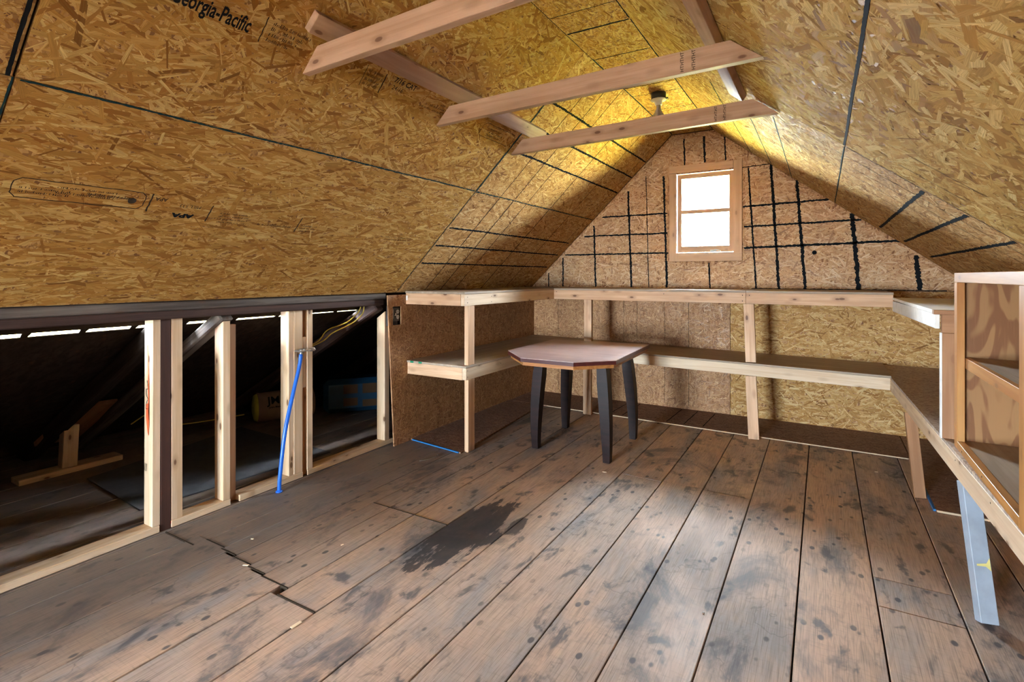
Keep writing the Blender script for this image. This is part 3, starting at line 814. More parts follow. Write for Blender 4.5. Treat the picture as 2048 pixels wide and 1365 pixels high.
for i in range(7):
    a, b = FAR[i], FAR[i + 1]
    y0 = 1.464 if i == 6 else (1.509 if i == 0 else yl((a + b) / 2) + 0.001)
    box('joint_dirt', (a, y0 - 0.0035, -0.03), (b, y0 + 0.003, 0.0006), STAMP, floor, 0)
    if i >= 4: box('joint_dirt', (a, 2.3600, -0.03), (b, 2.3622, 0.0004), STAMP, floor, 0)
x = -3.10
i = 0
while x > -5.75:
    w = (0.24, 0.28, 0.2, 0.26)[i % 4]; i += 1
    plank(x - w, x, REAR_Y - 0.1, GY + 0.02); x -= w

# ------------------------------------------------------------------ crawl space beyond the left studs
cr = tag(empty('ceiling_crawl_space', (-4.4, 2, 0.3)), 'dark roof boards over the crawl space with a bright gap', kind='structure')
KS = 0.55
def rz(x): return 1.285 + KS * (x + 3.10)
dn = Vector((-1, 0, -KS)).normalized()
FC = Frame((-3.02, 0, rz(-3.02)), (0, 1, 0), (1, 0, KS))      # n points down-right into the room
def cpanel(y0, y1, s0, s1, name='roof_board', s0b=None):
    s0b = s0 if s0b is None else s0b
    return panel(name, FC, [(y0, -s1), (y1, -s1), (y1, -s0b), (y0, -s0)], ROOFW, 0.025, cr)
GA = 0.445
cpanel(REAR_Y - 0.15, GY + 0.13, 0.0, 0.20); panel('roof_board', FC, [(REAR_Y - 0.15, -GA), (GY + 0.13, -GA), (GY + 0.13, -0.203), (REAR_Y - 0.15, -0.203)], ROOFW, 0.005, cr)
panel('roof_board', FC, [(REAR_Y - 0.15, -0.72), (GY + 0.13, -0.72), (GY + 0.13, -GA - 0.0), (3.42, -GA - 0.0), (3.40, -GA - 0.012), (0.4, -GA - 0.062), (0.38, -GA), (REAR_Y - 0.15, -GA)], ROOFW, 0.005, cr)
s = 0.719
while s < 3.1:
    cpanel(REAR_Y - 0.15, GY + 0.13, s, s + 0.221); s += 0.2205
for y in (1.02, 1.26, 1.50, 1.78, 2.10, 2.42, 2.62, 2.95, 3.2):
    panel('notch_block', FC, [(y - 0.012, -GA - 0.065), (y + 0.012, -GA - 0.065), (y + 0.020, -GA + 0.01), (y - 0.020, -GA + 0.01)], ROOFW, 0.008, cr)
slab(FC, [(REAR_Y - 0.15, -0.40), (GY + 0.13, -0.40), (GY + 0.13, 0.06), (REAR_Y - 0.15, 0.06)], 0.04, -0.03)
slab(FC, [(REAR_Y - 0.15, -GA - 0.08), (GY + 0.13, -GA - 0.08), (GY + 0.13, -0.38), (REAR_Y - 0.15, -0.38)], 0.02, -0.13)  # added unseen overlap above the gap, blocks high sky light into the crawl space
box('deck', (-3.40, REAR_Y - 0.15, 1.12), (-3.36, GY + 0.13, 1.32), SHELL, sh, 0)
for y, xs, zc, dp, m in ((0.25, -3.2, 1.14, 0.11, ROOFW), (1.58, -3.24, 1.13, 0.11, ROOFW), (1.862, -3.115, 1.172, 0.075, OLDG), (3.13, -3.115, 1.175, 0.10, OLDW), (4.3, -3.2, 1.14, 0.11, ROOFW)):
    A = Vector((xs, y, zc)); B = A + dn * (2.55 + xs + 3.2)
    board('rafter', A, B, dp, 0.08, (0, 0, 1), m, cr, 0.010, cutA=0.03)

hb = tag(board('header_beam', (-3.14, REAR_Y, 1.237), (-3.14, 3.20, 1.237), 0.052, 0.085, (0, 0, 1), OLDG, None, 0.006),
         'weathered grey upper beam along the foot of the left slope', 'beam')
tag(board('header_beam', (-3.135, REAR_Y, 1.187), (-3.135, 3.17, 1.187), 0.046, 0.085, (0, 0, 1), OLDW, None, 0.006),
    'dark reddish lower beam resting on the pine studs', 'beam')

def stud(y0, y1, z0, z1, label, mat=PINE, x0=-3.209, x1=-3.12, top=0.0, lean=0.0, name='wall_stud', cat='stud'):
    o = board(name, ((x0 + x1) / 2, (y0 + y1) / 2 , z0), ((x0 + x1) / 2, (y0 + y1) / 2 + lean, z1), x1 - x0, y1 - y0, (-1, 0, 0), mat, None, 0.002, 0.0, top)
    return tag(o, label, cat)
s1 = stud(1.453, 1.492, 0.0385, 1.164, 'pine stud streaked with orange spray paint, leftmost in the knee wall', lean=0.004)
stud(1.494, 1.547, -0.002, 1.164, 'dark red timber post between the two leftmost pine studs', DARKB, name='timber_post', cat='post')
stud(1.550, 1.610, 0.0385, 1.164, 'wide pine stud right of the dark red timber post')
stud(1.843, 1.888, 0.0385, 1.150, 'pine stud with slanted top under the grey rafter end', top=0.035)
stud(1.889, 1.948, 0.0, 1.10, 'brown plywood strip standing behind the slant-topped stud', CEDAR, x0=-3.20, x1=-3.16, name='plywood_strip', cat='strip')
stud(2.300, 2.338, 0.0385, 1.164, 'back half of the doubled pine stud beside the blue tubing', x0=-3.212, x1=-3.123)
stud(2.3385, 2.4085, 0.0385, 1.164, 'front half of the doubled pine stud beside the blue tubing')
stud(2.411, 2.444, 0.0, 1.164, 'dark filler post between doubled stud and narrow stud', CEDAR, x0=-3.20, x1=-3.145, name='timber_post', cat='post')
stud(2.412, 2.443, 0.62, 0.975, 'short pine block nailed above the blue tubing clamp', x0=-3.145, x1=-3.126, name='wood_block', cat='block')
stud(2.446, 2.492, 0.0385, 1.164, 'narrow pine stud just right of the blue tubing')
stud(3.205, 3.258, 0.0385, 1.11, 'rightmost pine stud with slanted top beside the strand board wall', top=0.06)
FS1 = Frame((-3.1645, 1.4526, 0), (1, 0, 0), (0, 0, 1))
def splash(fr, pts, mat, parent, name):
    V = [fr.p(x, y, 0.0006) for x, y in pts]
    return mesh_obj(name, V, [tuple(range(len(V)))], mat, parent)
splash(FS1, [(-0.005, 1.02), (0.004, 1.03), (0.008, 0.88), (0.013, 0.72), (0.011, 0.62), (0.006, 0.60), (0.003, 0.75), (0.0, 0.9)], ORANGE, s1, 'orange_paint_streak')
splash(FS1, [(-0.022, 0.70), (0.010, 0.71), (0.014, 0.62), (0.007, 0.53), (-0.004, 0.55), (-0.019, 0.63)], ORANGE, s1, 'orange_paint_streak')
def sx_ink(pts, parent): return tube('ink_scribble', pts, 0.0012, INK, parent, 5, 5)
sx_ink([FS1.p(-0.008 + 0.012 * math.sin(t * 1.9), 0.82 - 0.022 * t + 0.012 * math.cos(t * 2.7), 0.0008) for t in range(8)], s1)
for i in range(5): ink_line(FS1, (-0.038 + i * 0.006, 0.335), (-0.036 + i * 0.006, 0.375), 0.0022, s1, STAMP, 0.3, 'grade_stamp', 0.0007)

for y0, y1, zl, zr, lb in ((REAR_Y, 1.488, 0, 0, 'long pine sole plate left of the dark red post'), (1.549, 1.888, 0, 0, 'short pine sole plate with red paint spot on its end'),
                      (1.946, 2.408, 0, 0, 'pine sole plate behind the foot of the blue tubing'), (2.446, 3.298, 0, 0, 'pine sole plate running to the strand board wall')):
    o = box('sole_plate', (-3.212, y0, 0.0008), (-3.115, y1, 0.0382), PINE, None, 0.002)
    tag(o, lb, 'plate')
    if 'red' in lb and 'spot' in lb:
        splash(Frame((-3.115, y0 - 0.0004, 0.019), (1, 0, 0), (0, 0, 1)), [(-0.03, 0.004), (-0.005, 0.002), (-0.002, 0.017), (-0.03, 0.018)], RED, o, 'red_paint_spot')

# things lying in the crawl space
tp = tag(empty('roof_prop', (-4.66, 1.63, 0)), 'T-shaped wooden prop with tilted board in the dark crawl space', 'prop')
box('base_board', (-4.738, 1.335, 0.0), (-4.60, 1.94, 0.038), PINE, tp, 0.003)
board('post', (-4.65, 1.615, 0.038), (-4.67, 1.635, 0.33), 0.09, 0.075, (0, 1, 0), PINE, tp, 0.003)
board('tilted_board', (-4.98, 1.66, 0.16), (-4.46, 1.72, 0.49), 0.27, 0.035, (0, 1, 0), CEDAR, tp, 0.003)
sg = panel('plywood_sheet', Frame((0, 0, 0.008), (1, 0, 0), (0, 1, 0)), [(-4.36, 1.62), (-3.50, 1.565), (-3.36, 2.85), (-4.62, 2.90)], SHEETG, 0.0075)
tag(sg, 'grey sheet lying on the crawl space floor', 'sheet')
ro = tag(empty('insulation_roll', (-4.6, 3.25, 0)), 'rolled glass wool insulation in printed kraft paper in the crawl space', 'insulation')
ax_ = Vector((0.42, 0.90, 0)).normalized(); c0 = Vector((-4.66, 3.08, 0.142))
lathe('paper_facing', c0, [(0.135, 0.0), (0.14, 0.004), (0.14, 0.50), (0.135, 0.51)], KRAFT, ro, 32, ax_)
lathe('glass_wool_end', c0 - ax_ * 0.03, [(0.02, -0.008), (0.08, -0.004), (0.118, 0.006), (0.130, 0.028), (0.13, 0.035)], FIBRE, ro, 26, ax_)
side = Vector((ax_.y, -ax_.x, 0))
def on_roll(s, u, size, ang, bold):
    nrm = side * math.cos(ang) + Vector((0, 0, 1)) * math.sin(ang)
    f = Frame(c0 + nrm * 0.1425 + ax_ * u, ax_, ax_.cross(nrm) * -1)
    text_on(f, s, 0, 0, size, ro, INK, 0, 'printed_logo', bold, z=0.001)
on_roll('JM', 0.13, 0.105, 0.55, 0.0012)
on_roll('Johns Manville', 0.15, 0.022, 0.12, 0.0006)
bg = tag(empty('insulation_bag', (-4.25, 3.9, 0)), 'blue and tan wrapped insulation bale in the dark crawl space', 'insulation')
board('wrapper', (-4.42, 3.66, 0.18), (-4.02, 4.14, 0.18), 0.34, 0.30, (0, 0, 1), BAGB, bg, 0.05)
for u, zc, w in ((0.42, 0.25, 0.09), (0.42, 0.12, 0.08), (0.72, 0.25, 0.10), (0.72, 0.10, 0.07)):
    p = Vector((-4.42, 3.66, 0)).lerp(Vector((-4.02, 4.14, 0)), u); nn = Vector((0.768, -0.64, 0))
    f = Frame(p + nn * 0.1515 + Vector((0, 0, zc)), (0.64, 0.768, 0), (0, 0, 1))
    panel('printed_panel', f, [(-0.07, -w / 2), (0.07, -w / 2), (0.07, w / 2), (-0.07, w / 2)], BAGO, 0.001, bg)
cab = tag(empty('electric_cable', (-3.3, 2.95, 0.9)), 'pair of yellow cables hanging from the beam behind the studs', 'cable')
tube('cable', [(-3.20, 3.02, 1.155), (-3.22, 3.0, 1.10), (-3.27, 2.93, 1.03), (-3.33, 2.80, 0.98), (-3.38, 2.76, 0.90), (-3.42, 2.70, 0.86)], 0.005, WIREY, cab, 8)
tube('cable', [(-3.19, 3.045, 1.155), (-3.20, 3.03, 1.09), (-3.24, 2.95, 1.02), (-3.32, 2.84, 0.955), (-3.36, 2.78, 0.895), (-3.43, 2.68, 0.84)], 0.005, WIREY, cab, 8)
tag(tube('electric_cable', [(-4.5, 1.95, 0.28), (-4.42, 2.05, 0.36), (-4.40, 2.12, 0.31), (-4.45, 2.1, 0.25), (-4.3, 2.25, 0.24), (-4.1, 2.6, 0.26)], 0.005, WIREY, None, 8),
    'loose curled cable in the dark behind the leftmost stud', 'cable')

# blue tubing with clamp
bt = tag(empty('blue_tubing', (-3.03, 2.165, 0)), 'blue plastic tubing rising from the floor to a metal clamp', 'tubing')
tube('tube', [(-3.035, 2.163, 0.002), (-3.036, 2.172, 0.12), (-3.045, 2.215, 0.38), (-3.062, 2.29, 0.62), (-3.074, 2.345, 0.78), (-3.078, 2.362, 0.865)], 0.0125, BLUEH, bt, 14)
lathe('floor_collar', (-3.035, 2.163, 0.0), [(0.022, 0), (0.022, 0.006), (0.014, 0.012)], BLUEH, bt, 18)
tube('end_fitting', [(-3.078, 2.362, 0.86), (-3.079, 2.366, 0.885), (-3.08, 2.369, 0.90)], 0.010, STEEL, bt, 12, 3)
box('clamp_plate', (-3.119, 2.34, 0.882), (-3.060, 2.47, 0.892), STEEL, bt, 0.001)
lathe('clamp_ring', (-3.09, 2.462, 0.874), [(0.018, 0), (0.020, 0.008), (0.020, 0.02), (0.016, 0.026)], STEEL, bt, 18)
lathe('clamp_ring', (-3.082, 2.372, 0.876), [(0.018, 0), (0.020, 0.008), (0.020, 0.02), (0.016, 0.026)], STEEL, bt, 18)

# outlet in the left wall
ou = tag(empty('wall_outlet', (-3.05, 3.255, 1.0)), 'dark uncovered outlet with two white sockets beside the upper shelf', 'outlet')
box('outlet_box', (-3.10, 3.20, 0.99), (-3.075, 3.31, 1.157), BLACKP, ou)
box('outlet_plate', (-3.075, 3.215, 1.028), (-3.046, 3.298, 1.140), GREYP, ou)
for z in (1.062, 1.106):
    s_ = lathe('socket', (-3.046, 3.277, z), [(0.017, 0), (0.017, 0.004), (0.014, 0.006)], IVORY, ou, 18, (1, 0, 0))
    for dy in (-0.006, 0.006): box('socket_slot', (-3.0402, 3.277 + dy - 0.0015, z - 0.005), (-3.0393, 3.277 + dy + 0.0015, z + 0.007), BLACKP, s_, 0)
box('switch_toggle', (-3.046, 3.247, 1.078), (-3.036, 3.255, 1.094), IVORY, ou)
box('switch_base', (-3.046, 3.240, 1.073), (-3.041, 3.262, 1.078), IVORY, ou, 0)
box('label_strip', (-3.046, 3.222, 1.050), (-3.0445, 3.229, 1.128), IVORY, ou, 0)

# ------------------------------------------------------------------ collar ties and purlins
def tie(yl, yr, label, xl=-2.0, xr=-0.208, z0=2.303, h=0.1, mat=PINE2):
    o = board('collar_tie', (xl, yl + 0.02, z0 + h / 2), (xr, yr + 0.02, z0 + h / 2), h, 0.038, (0, 0, 1), mat, None, 0.002, h * 0.719 / 0.695, h * 0.789 / 0.614)
    return tag(o, label, 'beam')
t1 = tie(1.537, 1.45, 'nearest pine collar tie, running out of the top of the picture')
t2 = tie(2.475, 2.378, 'middle of three pine collar ties, stamped near its right end')
t3 = tie(3.350, 3.235, 'farthest pine collar tie, just in front of the lamp')
for t_, yl, yr in ((t2, 2.475, 2.378), (t3, 3.35, 3.235)):
    u = Vector((-0.208 + 2.0, yr - yl, 0)).normalized()
    f = Frame(Vector((-2.0, yl, 2.303)) + u.cross(Vector((0, 0, 1))) * 0.0002, u, (0, 0, 1))
    for i, (dx, s_) in enumerate(((1.465, 'HT'), (1.515, 'HT'))):
        for k in range(3):
            text_on(f, s_, dx, 0.02 + k * 0.03, 0.022, t_, STAMP, math.pi / 2, 'grade_stamp', 0.0002, z=0.0006)
nL = FL.n
def purl(fr, sy, y0, y1, label):
    A = fr.p(y0, sy + 0.0445, 0.022); B = fr.p(y1, sy + 0.0445, 0.022)
    return tag(board('purlin', A, B, 0.089, 0.038, fr.ey, PINE2, None, 0.002), label, 'beam')
purl(FL, (2.437 - 1.264) / 0.695, 1.44, 3.50, 'pine purlin flat against the left slope above the collar ties')
purl(FR, SXR(-0.372), -3.28, -1.0, 'pine purlin flat against the right slope above the collar ties')

# ------------------------------------------------------------------ ceiling lamp
lp = tag(empty('ceiling_lamp', (-1.155, 4.31, 2.70)), 'bare reflector bulb on a black ceiling box at the peak', 'lamp')
LC = (-1.155, 4.31, 2.899)
lathe('ceiling_box', LC, [(0.058, 0.0), (0.058, -0.05), (0.05, -0.052)], BLACKP, lp, 24)
box('box_ear', (-1.10, 4.295, 2.842), (-1.075, 4.32, 2.852), BLACKP, lp)
lathe('lamp_holder', (-1.155, 4.31, 2.8475), [(0.062, 0), (0.062, -0.006), (0.034, -0.014), (0.027, -0.045), (0.024, -0.047)], IVORY, lp, 28)
lathe('bulb_body', (-1.155, 4.31, 2.802), [(0.018, 0.0), (0.019, -0.03), (0.024, -0.045), (0.034, -0.065), (0.046, -0.085), (0.056, -0.108), (0.058, -0.118)], flat('bulb_grey', (0.33, 0.30, 0.31), 0.45), lp, 40, (0, 0, 1), True, (2, 5))
lathe('bulb_lens', (-1.155, 4.31, 2.684), [(0.057, 0.0), (0.054, -0.008), (0.035, -0.014), (0.005, -0.016)], IVORY, lp, 32)

# ------------------------------------------------------------------ corner shelving
sh_ = tag(empty('corner_shelving', (-2.4, 4.9, 0)), 'two-tier L-shaped pine and plywood shelving in the far corner', 'shelving')
ZT = 1.258
box('shelf_board', (-3.029, 3.352, ZT), (-2.415, 4.945, ZT + 0.018), PLYTOP, sh_)
box('shelf_board', (-3.029, 4.947, ZT), (-0.573, GY - 0.001, ZT + 0.018), PLYTOP, sh_)
box('shelf_board', (-0.571, 4.947, ZT), (0.47, GY - 0.001, ZT + 0.018), PLYTOP, sh_)
e1 = box('fascia', (-3.029, 3.36, ZT - 0.093), (-2.458, 3.395, ZT - 0.0005), PINE3, sh_)
box('fascia', (-2.457, 3.36, ZT - 0.093), (-2.42, 4.953, ZT - 0.0005), PINEP, sh_)
box('fascia', (-2.456, 4.955, ZT - 0.095), (-0.574, 4.992, ZT - 0.0005), PINE3, sh_)
box('fascia', (-0.572, 4.955, ZT - 0.097), (0.468, 4.992, ZT - 0.0005), PINE3, sh_)
ZM = 0.672
box('shelf_board', (-3.029, 3.372, ZM), (-2.415, 4.945, ZM + 0.017), PLYTOP, sh_)
e2 = box('fascia', (-3.029, 3.38, ZM - 0.098), (-2.458, 3.415, ZM - 0.0005), PINE3, sh_)
box('fascia', (-2.457, 3.38, ZM - 0.095), (-2.42, 4.953, ZM - 0.0005), PINEP, sh_)
# back run of the middle shelf sags a little to the right
dz = -0.055
board('fascia', (-2.456, 4.9735, ZM - 0.049), (0.45, 4.9735, ZM - 0.049 + dz), 0.094, 0.037, (0, 0, 1), PINEP, sh_)
board('shelf_board', (-3.028, 5.298, ZM + 0.0086), (0.455, 5.298, ZM + 0.0086 + dz), 0.70, 0.017, (0, 1, 0), PLYTOP, sh_)
def zmid(x): return ZM + dz * (x + 2.456) / 2.906
box('post', (-2.459, 3.412, 0.0), (-2.421, 3.50, ZM - 0.0965), PINE3, sh_)
box('post', (-2.462, 3.415, ZM + 0.018), (-2.424, 3.503, ZT - 0.094), PINE3, sh_)
box('post', (-2.095, 4.962, 0.0), (-2.012, 5.0, zmid(-2.05) - 0.099), PINE3, sh_)
box('post', (-2.095, 4.985, zmid(-2.05) + 0.019), (-2.014, 5.023, ZT - 0.097), PINE3, sh_)
board('post', (-0.507, 4.945, 0.0), (-0.535, 4.975, zmid(-0.5) - 0.099), 0.086, 0.038, (1, 0, 0), PINE3, sh_, 0.002)
board('post', (-0.535, 4.985, zmid(-0.5) + 0.019), (-0.553, 4.99, ZT - 0.098), 0.084, 0.038, (1, 0, 0), PINE3, sh_, 0.002)
for x0 in (-2.99, -2.90): box('green_tape', (x0, 3.3705, ZM + 0.001), (x0 + 0.035, 3.3719, ZM + 0.016), GREEN, sh_, 0)
box('price_sticker', (-3.026, 3.3585, ZT - 0.06), (-3.008, 3.3598, ZT - 0.02), IVORY, sh_, 0)
def screws(pts, nrm, parent):
    for p in pts: lathe('screw_head', p, [(0.004, 0), (0.004, 0.0006)], BLACKP, parent, 8, nrm)
screws([(-0.60, 4.9548, 1.235), (-0.60, 4.9548, 1.185), (-0.545, 4.9548, 1.235), (-1.28, 4.9548, 1.235), (-2.39, 4.9548, 1.24)], (0, -1, 0), sh_)
screws([(-2.4198, 3.40, 1.235), (-2.4198, 3.40, 1.19), (-2.4198, 3.75, 1.23), (-2.4198, 3.75, 1.185), (-2.4198, 3.40, 0.65), (-2.4198, 3.40, 0.60), (-2.4198, 3.9, 0.64)], (1, 0, 0), sh_)

# loose strand-board sheets under the shelves
FF = Frame((0, 0, 0.0125), (1, 0, 0), (0, 1, 0))
fo1 = [(-3.029, 3.425), (-2.452, 3.352), (-2.62, 5.045), (-3.029, 5.045)]
def fpanel(o, label, seed, n):
    p = panel('floor_sheet', FF, o, OSB_FB, 0.012)
    tag(p, label, 'sheet')
    strands(FF, o, p, OSB_FS, n, lens=(0.02, 0.10), wids=(0.003, 0.014), spread=0.3, wild=0.2, seed=seed)
    return p
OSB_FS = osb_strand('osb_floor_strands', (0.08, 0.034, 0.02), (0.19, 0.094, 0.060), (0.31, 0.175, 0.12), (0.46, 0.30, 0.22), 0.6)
f1 = fpanel(fo1, 'strand board sheet with bright blue edge under the left shelves', 51, 2600)
board('blue_edge', (-3.005, 3.4165, 0.0095), (-2.47, 3.3495, 0.0095), 0.010, 0.014, (0, 0, 1), BLUEP, f1, 0.001)
fo2 = [(-2.615, 5.05), (-1.818, 5.044), (-0.16, 4.997), (0.572, 4.985), (0.572, GY - 0.004), (-3.02, GY - 0.004), (-3.02, 5.05)]
f2 = fpanel(fo2, 'long strand board sheet under the far shelves', 52, 6500)
board('cut_edge', (-2.55, 5.0435, 0.0085), (-0.16, 4.9905, 0.0085), 0.0085, 0.005, (0, 0, 1), EDGE, f2, 0)
board('cut_edge', (-0.16, 4.9905, 0.0085), (0.56, 4.979, 0.0085), 0.0085, 0.005, (0, 0, 1), EDGE, f2, 0)
for x in (-1.85, -1.72, -1.28, -1.12, -0.95): ink_line(FF, (x, 5.06), (x + 0.02, 5.6), 0.008, f2, INK, 0.3)
fo3 = [(0.582, 3.968), (1.14, 3.985), (1.14, GY - 0.004), (0.582, GY - 0.004)]
f3 = fpanel(fo3, 'strand board sheet with blue left edge under the right bench', 53, 3500)
box('blue_edge', (0.568, 3.97, 0.001), (0.5815, 4.45, 0.0135), BLUEP, f3, 0.001)
box('cut_edge', (0.584, 3.960, 0.001), (1.14, 3.966, 0.0125), EDGE, f3, 0)

# ------------------------------------------------------------------ table
tb = tag(empty('table', (-1.72, 4.05, 0)), 'old table with clipped corners, worn red-brown top and four dark legs', 'table')
FT = Frame((0, 0, 0.80), (1, 0, 0), (0, 1, 0))
otl = [(-1.915, 3.362), (-1.495, 3.368), (-1.268, 3.60), (-1.312, 4.60), (-2.205, 4.52), (-2.192, 3.645)]
def inset(P, d):
    c = Vector((sum(p[0] for p in P) / len(P), sum(p[1] for p in P) / len(P)))
    return [tuple(c + (Vector(p) - c) * (1 - d / (Vector(p) - c).length)) for p in P]
panel('table_top', FT, otl, TABTOP, 0.004, tb)
panel('edge_band', Frame((0, 0, 0.7958), (1, 0, 0), (0, 1, 0)), inset(otl, -0.002), TABRED, 0.026, tb)
panel('under_frame', Frame((0, 0, 0.7695), (1, 0, 0), (0, 1, 0)), inset(otl, 0.022), TABORA, 0.028, tb)
lg = {'a': ((-2.012, 3.795), (-1.985, 3.83)), 'b': ((-2.048, 4.44), (-2.01, 4.41)), 'c': ((-1.393, 3.765), (-1.440, 3.79)), 'd': ((-1.405, 4.43), (-1.455, 4.40))}
for k, ((fx, fy), (tx, ty)) in lg.items():
    V, Fc = [], []
    cxm, cym = -1.72, 4.10
    for i in range(11):
        t = i / 10
        bow = math.sin(math.pi * (t ** 0.8)) * 0.016
        ox, oy = (fx - cxm), (fy - cym); l = math.hypot(ox, oy)
        px_, py_ = fx + (tx - fx) * t + ox / l * bow, fy + (ty - fy) * t + oy / l * bow
        hw = 0.026 + 0.016 * math.sin(min(1, t * 1.25) * math.pi / 2) - (0.006 * max(0, t - 0.8) / 0.2)
        z = 0.741 * t
        for sx_, sy_ in ((-1, -1), (1, -1), (1, 1), (-1, 1)):
            V.append((px_ + sx_ * hw, py_ + sy_ * hw, z))
        if i:
            for q in range(4):
                Fc.append(((i - 1) * 4 + q, (i - 1) * 4 + (q + 1) % 4, i * 4 + (q + 1) % 4, i * 4 + q))
    Fc += [(3, 2, 1, 0), (40, 41, 42, 43)]
    mesh_obj('leg', V, Fc, TABLEG, tb)
for (a, b) in (('a', 'c'), ('b', 'd'), ('a', 'b'), ('c', 'd')):
    A = lg[a][1]; B = lg[b][1]
    board('apron', (A[0], A[1], 0.718), (B[0], B[1], 0.718), 0.045, 0.022, (0, 0, 1), TABLEG, tb, 0.001)

# ------------------------------------------------------------------ right bench, white shelf and cabinet
bn = tag(empty('workbench', (0.6, 3.2, 0)), 'long low pine-edged bench along the right wall', 'bench')
def bx(y): return 0.452 + 0.0275 * (4.97 - y)
Y0, Y1 = 1.15, GY - 0.002
WBT = osb_base('bench_top_sheet', (0.30, 0.22, 0.17), (0.44, 0.34, 0.27), (0.55, 0.46, 0.38))
panel('bench_top', Frame((0, 0, 0.622), (1, 0, 0), (0, 1, 0)), [(bx(Y0) + 0.002, Y0), (1.148, Y0), (1.148, Y1), (0.457, Y1), (0.457, 4.955), (bx(4.94), 4.94)], WBT, 0.016, bn)
board('fascia', (bx(Y0) + 0.018, Y0, 0.56), (bx(4.95) + 0.018, 4.95, 0.56), 0.091, 0.036, (0, 0, 1), PINEP, bn)
board('leg', (0.530, 4.165, 0.0), (0.49, 4.26, 0.514), 0.062, 0.03, (1, 0.1, 0), CEDAR, bn, 0.002)
gl_ = board('leg', (0.572, 2.80, 0.0), (0.540, 2.955, 0.514), 0.064, 0.042, (0.85, 0.3, 0), GREYLEG, bn, 0.002)
_n = Vector((0.32, -0.90, 0.28)).normalized(); _e = Vector((0.85, 0.3, 0)).normalized()
_f = Frame(Vector((0.559, 2.862, 0.205)) + Vector((0.3, -0.9, 0.27)).normalized() * 0.0225, _e, Vector((-0.06, 0.30, 1)).normalized())
mesh_obj('yellow_paint_patch', [_f.p(x_, y_, 0.0) for x_, y_ in ((-0.02, 0.004), (0.015, 0.008), (0.029, 0.03), (0.029, -0.02), (0.012, -0.004), (-0.02, -0.003))], [(0, 1, 2, 3, 4, 5)], YELLOWP, gl_)
gl_['label'] = 'grey-blue painted leg'
board('leg', (1.08, 1.3, 0.0), (1.08, 1.3, 0.605), 0.089, 0.038, (1, 0, 0), PINE3, bn, 0.002)
box('leg', (0.6, 1.2, 0.0), (0.689, 1.238, 0.605), PINE3, bn)
screws([(bx(3.0) - 0.0005, 3.0, 0.585), (bx(2.5) - 0.0005, 2.5, 0.585)], (-1, 0, 0), bn)

ws = tag(empty('white_shelf', (0.7, 4.2, 0.64)), 'white painted shelf over the right bench on a brown post', 'shelf')
box('shelf_board', (0.462, 3.262, 1.218), (1.0, 4.945, 1.237), WHITE, ws)
board('fascia', (0.482, 3.255, 1.184), (0.472, 4.945, 1.170), 0.066 + 0.012, 0.018, (0, 0, 1), WHITE, ws)
box('end_cap', (0.462, 3.215, 1.216), (0.90, 3.260, 1.236), CEDAR, ws)
box('end_board', (0.494, 3.225, 1.128), (0.90, 3.253, 1.2155), CEDAR, ws)
box('post', (0.494, 3.216, 0.6235), (0.572, 3.250, 1.1275), CEDAR, ws)
box('white_strip', (0.4885, 3.216, 0.6235), (0.4935, 3.250, 1.1275), WHITE, ws, 0)

cb = tag(empty('open_cabinet', (0.72, 2.62, 0.62)), 'open-fronted honey pine cabinet with plywood sides standing on the right bench', 'cabinet')
CX0, CX1, CY0, CY1, CZ0, CZ1 = 0.520, 0.905, 2.125, 3.105, 0.6235, 1.416
box('stile', (CX0, CY1 - 0.058, CZ0), (CX0 + 0.028, CY1, CZ1 - 0.044), HONEY, cb)
box('stile', (CX0, CY0, CZ0), (CX0 + 0.028, CY0 + 0.058, CZ1 - 0.044), HONEY, cb)
box('rail', (CX0, CY0, CZ1 - 0.0435), (CX0 + 0.028, CY1, CZ1), HONEY, cb)
box('rail', (CX0, CY0 + 0.0585, CZ0), (CX0 + 0.028, CY1 - 0.0585, CZ0 + 0.036), HONEY, cb)
box('side_panel', (CX0 + 0.0285, CY1 - 0.014, CZ0), (CX1, CY1, CZ1), PLY, cb)
box('side_panel', (CX0 + 0.0285, CY0, CZ0), (CX1, CY0 + 0.014, CZ1), PLY, cb)
box('back_panel', (CX1 - 0.008, CY0 + 0.015, CZ0), (CX1, CY1 - 0.015, CZ1 - 0.016), PLY, cb)
box('top_panel', (CX0 + 0.0285, CY0 + 0.015, CZ1 - 0.015), (CX1, CY1 - 0.015, CZ1), PLY, cb)
box('bottom_panel', (CX0 + 0.0285, CY0 + 0.015, CZ0 + 0.001), (CX1 - 0.009, CY1 - 0.015, CZ0 + 0.032), PLYTOP, cb)
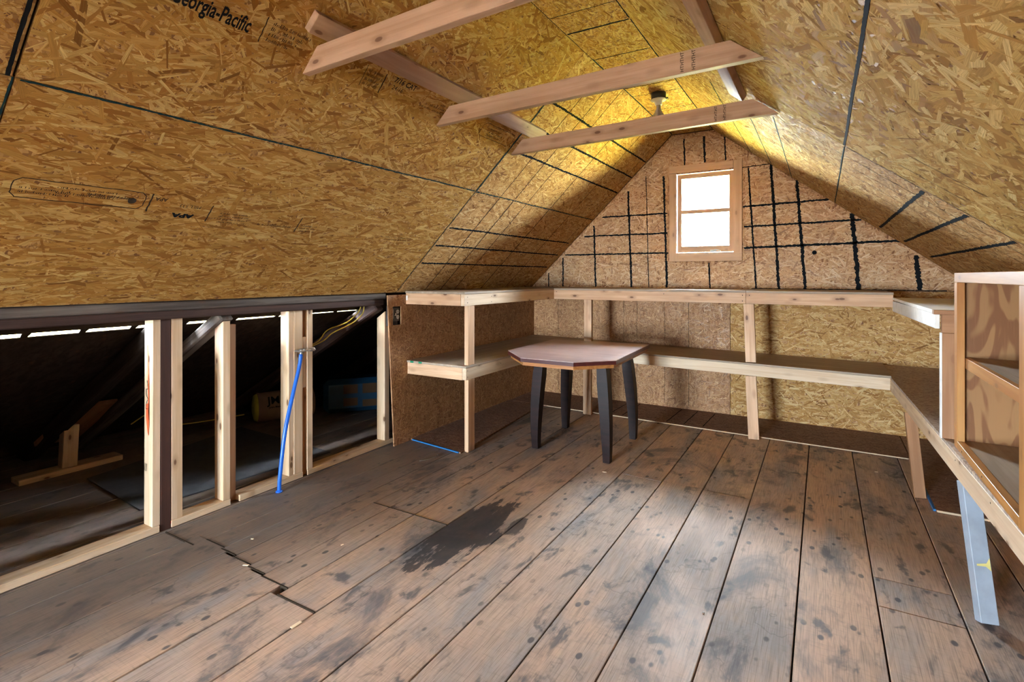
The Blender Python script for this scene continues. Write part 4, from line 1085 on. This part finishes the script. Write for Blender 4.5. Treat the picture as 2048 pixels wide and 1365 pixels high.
box('shelf_board', (CX0 + 0.052, CY0 + 0.015, 1.012), (CX1 - 0.009, CY1 - 0.015, 1.032), PLYTOP, cb)
box('shelf_edge', (CX0 + 0.030, CY0 + 0.015, 0.986), (CX0 + 0.0515, CY1 - 0.015, 1.034), HONEY, cb)
screws([(CX0 - 0.0005, 2.95, CZ0 + 0.016), (CX0 - 0.0005, 2.62, CZ0 + 0.016)], (-1, 0, 0), cb)

# ------------------------------------------------------------------ small litter on the floor
def chip(x, y, l, a, mat, name, label, cat, group=None):
    f = board(name, (x - l / 2 * math.cos(a), y - l / 2 * math.sin(a), 0.0025), (x + l / 2 * math.cos(a), y + l / 2 * math.sin(a), 0.0035), l * 0.35, 0.004, (-math.sin(a), math.cos(a), 0), mat, None, 0.001)
    tag(f, label, cat, group)
for x, y, l, a, lb in ((-2.61, 1.70, 0.018, 0.3, 'tiny pale wood chip near the stepped floor joint by the left studs'), (-2.15, 1.90, 0.015, 1.2, 'tiny pale wood chip on a narrow board left of the black spill'),
                       (-2.40, 1.53, 0.030, 0.4, 'pale wood chip lying in the stepped floor joint'), (-1.34, 3.56, 0.03, 0.1, 'pale wood chip beside the near table leg'),
                       (-0.73, 1.65, 0.02, 0.7, 'pale wood chip at the bottom middle of the floor'), (0.33, 4.55, 0.02, 0.2, 'tiny pale wood chip near the brown bench leg')):
    chip(x, y, l, a, CHIP, 'wood_chip', lb, 'chip', 'pale wood chips on the floor')
chip(-1.815, 1.37, 0.045, 1.5, CHIP, 'wood_sliver', 'long pale wood sliver caught in a floor joint', 'sliver')
tag(tube('bent_nail', [(-2.62, 3.06, 0.004), (-2.58, 3.12, 0.006), (-2.56, 3.20, 0.012), (-2.60, 3.24, 0.004)], 0.0025, STEEL, None, 6, 5), 'thin bent wire on the floor in front of the blue-edged sheet', 'wire')
tag(lathe('screw', (-0.385 - 0.04, 2.28, 0.0), [(0.004, 0), (0.0045, 0.004), (0.002, 0.006)], STEEL, None, 10), 'shiny screw head in the floor near the middle foreground', 'screw')
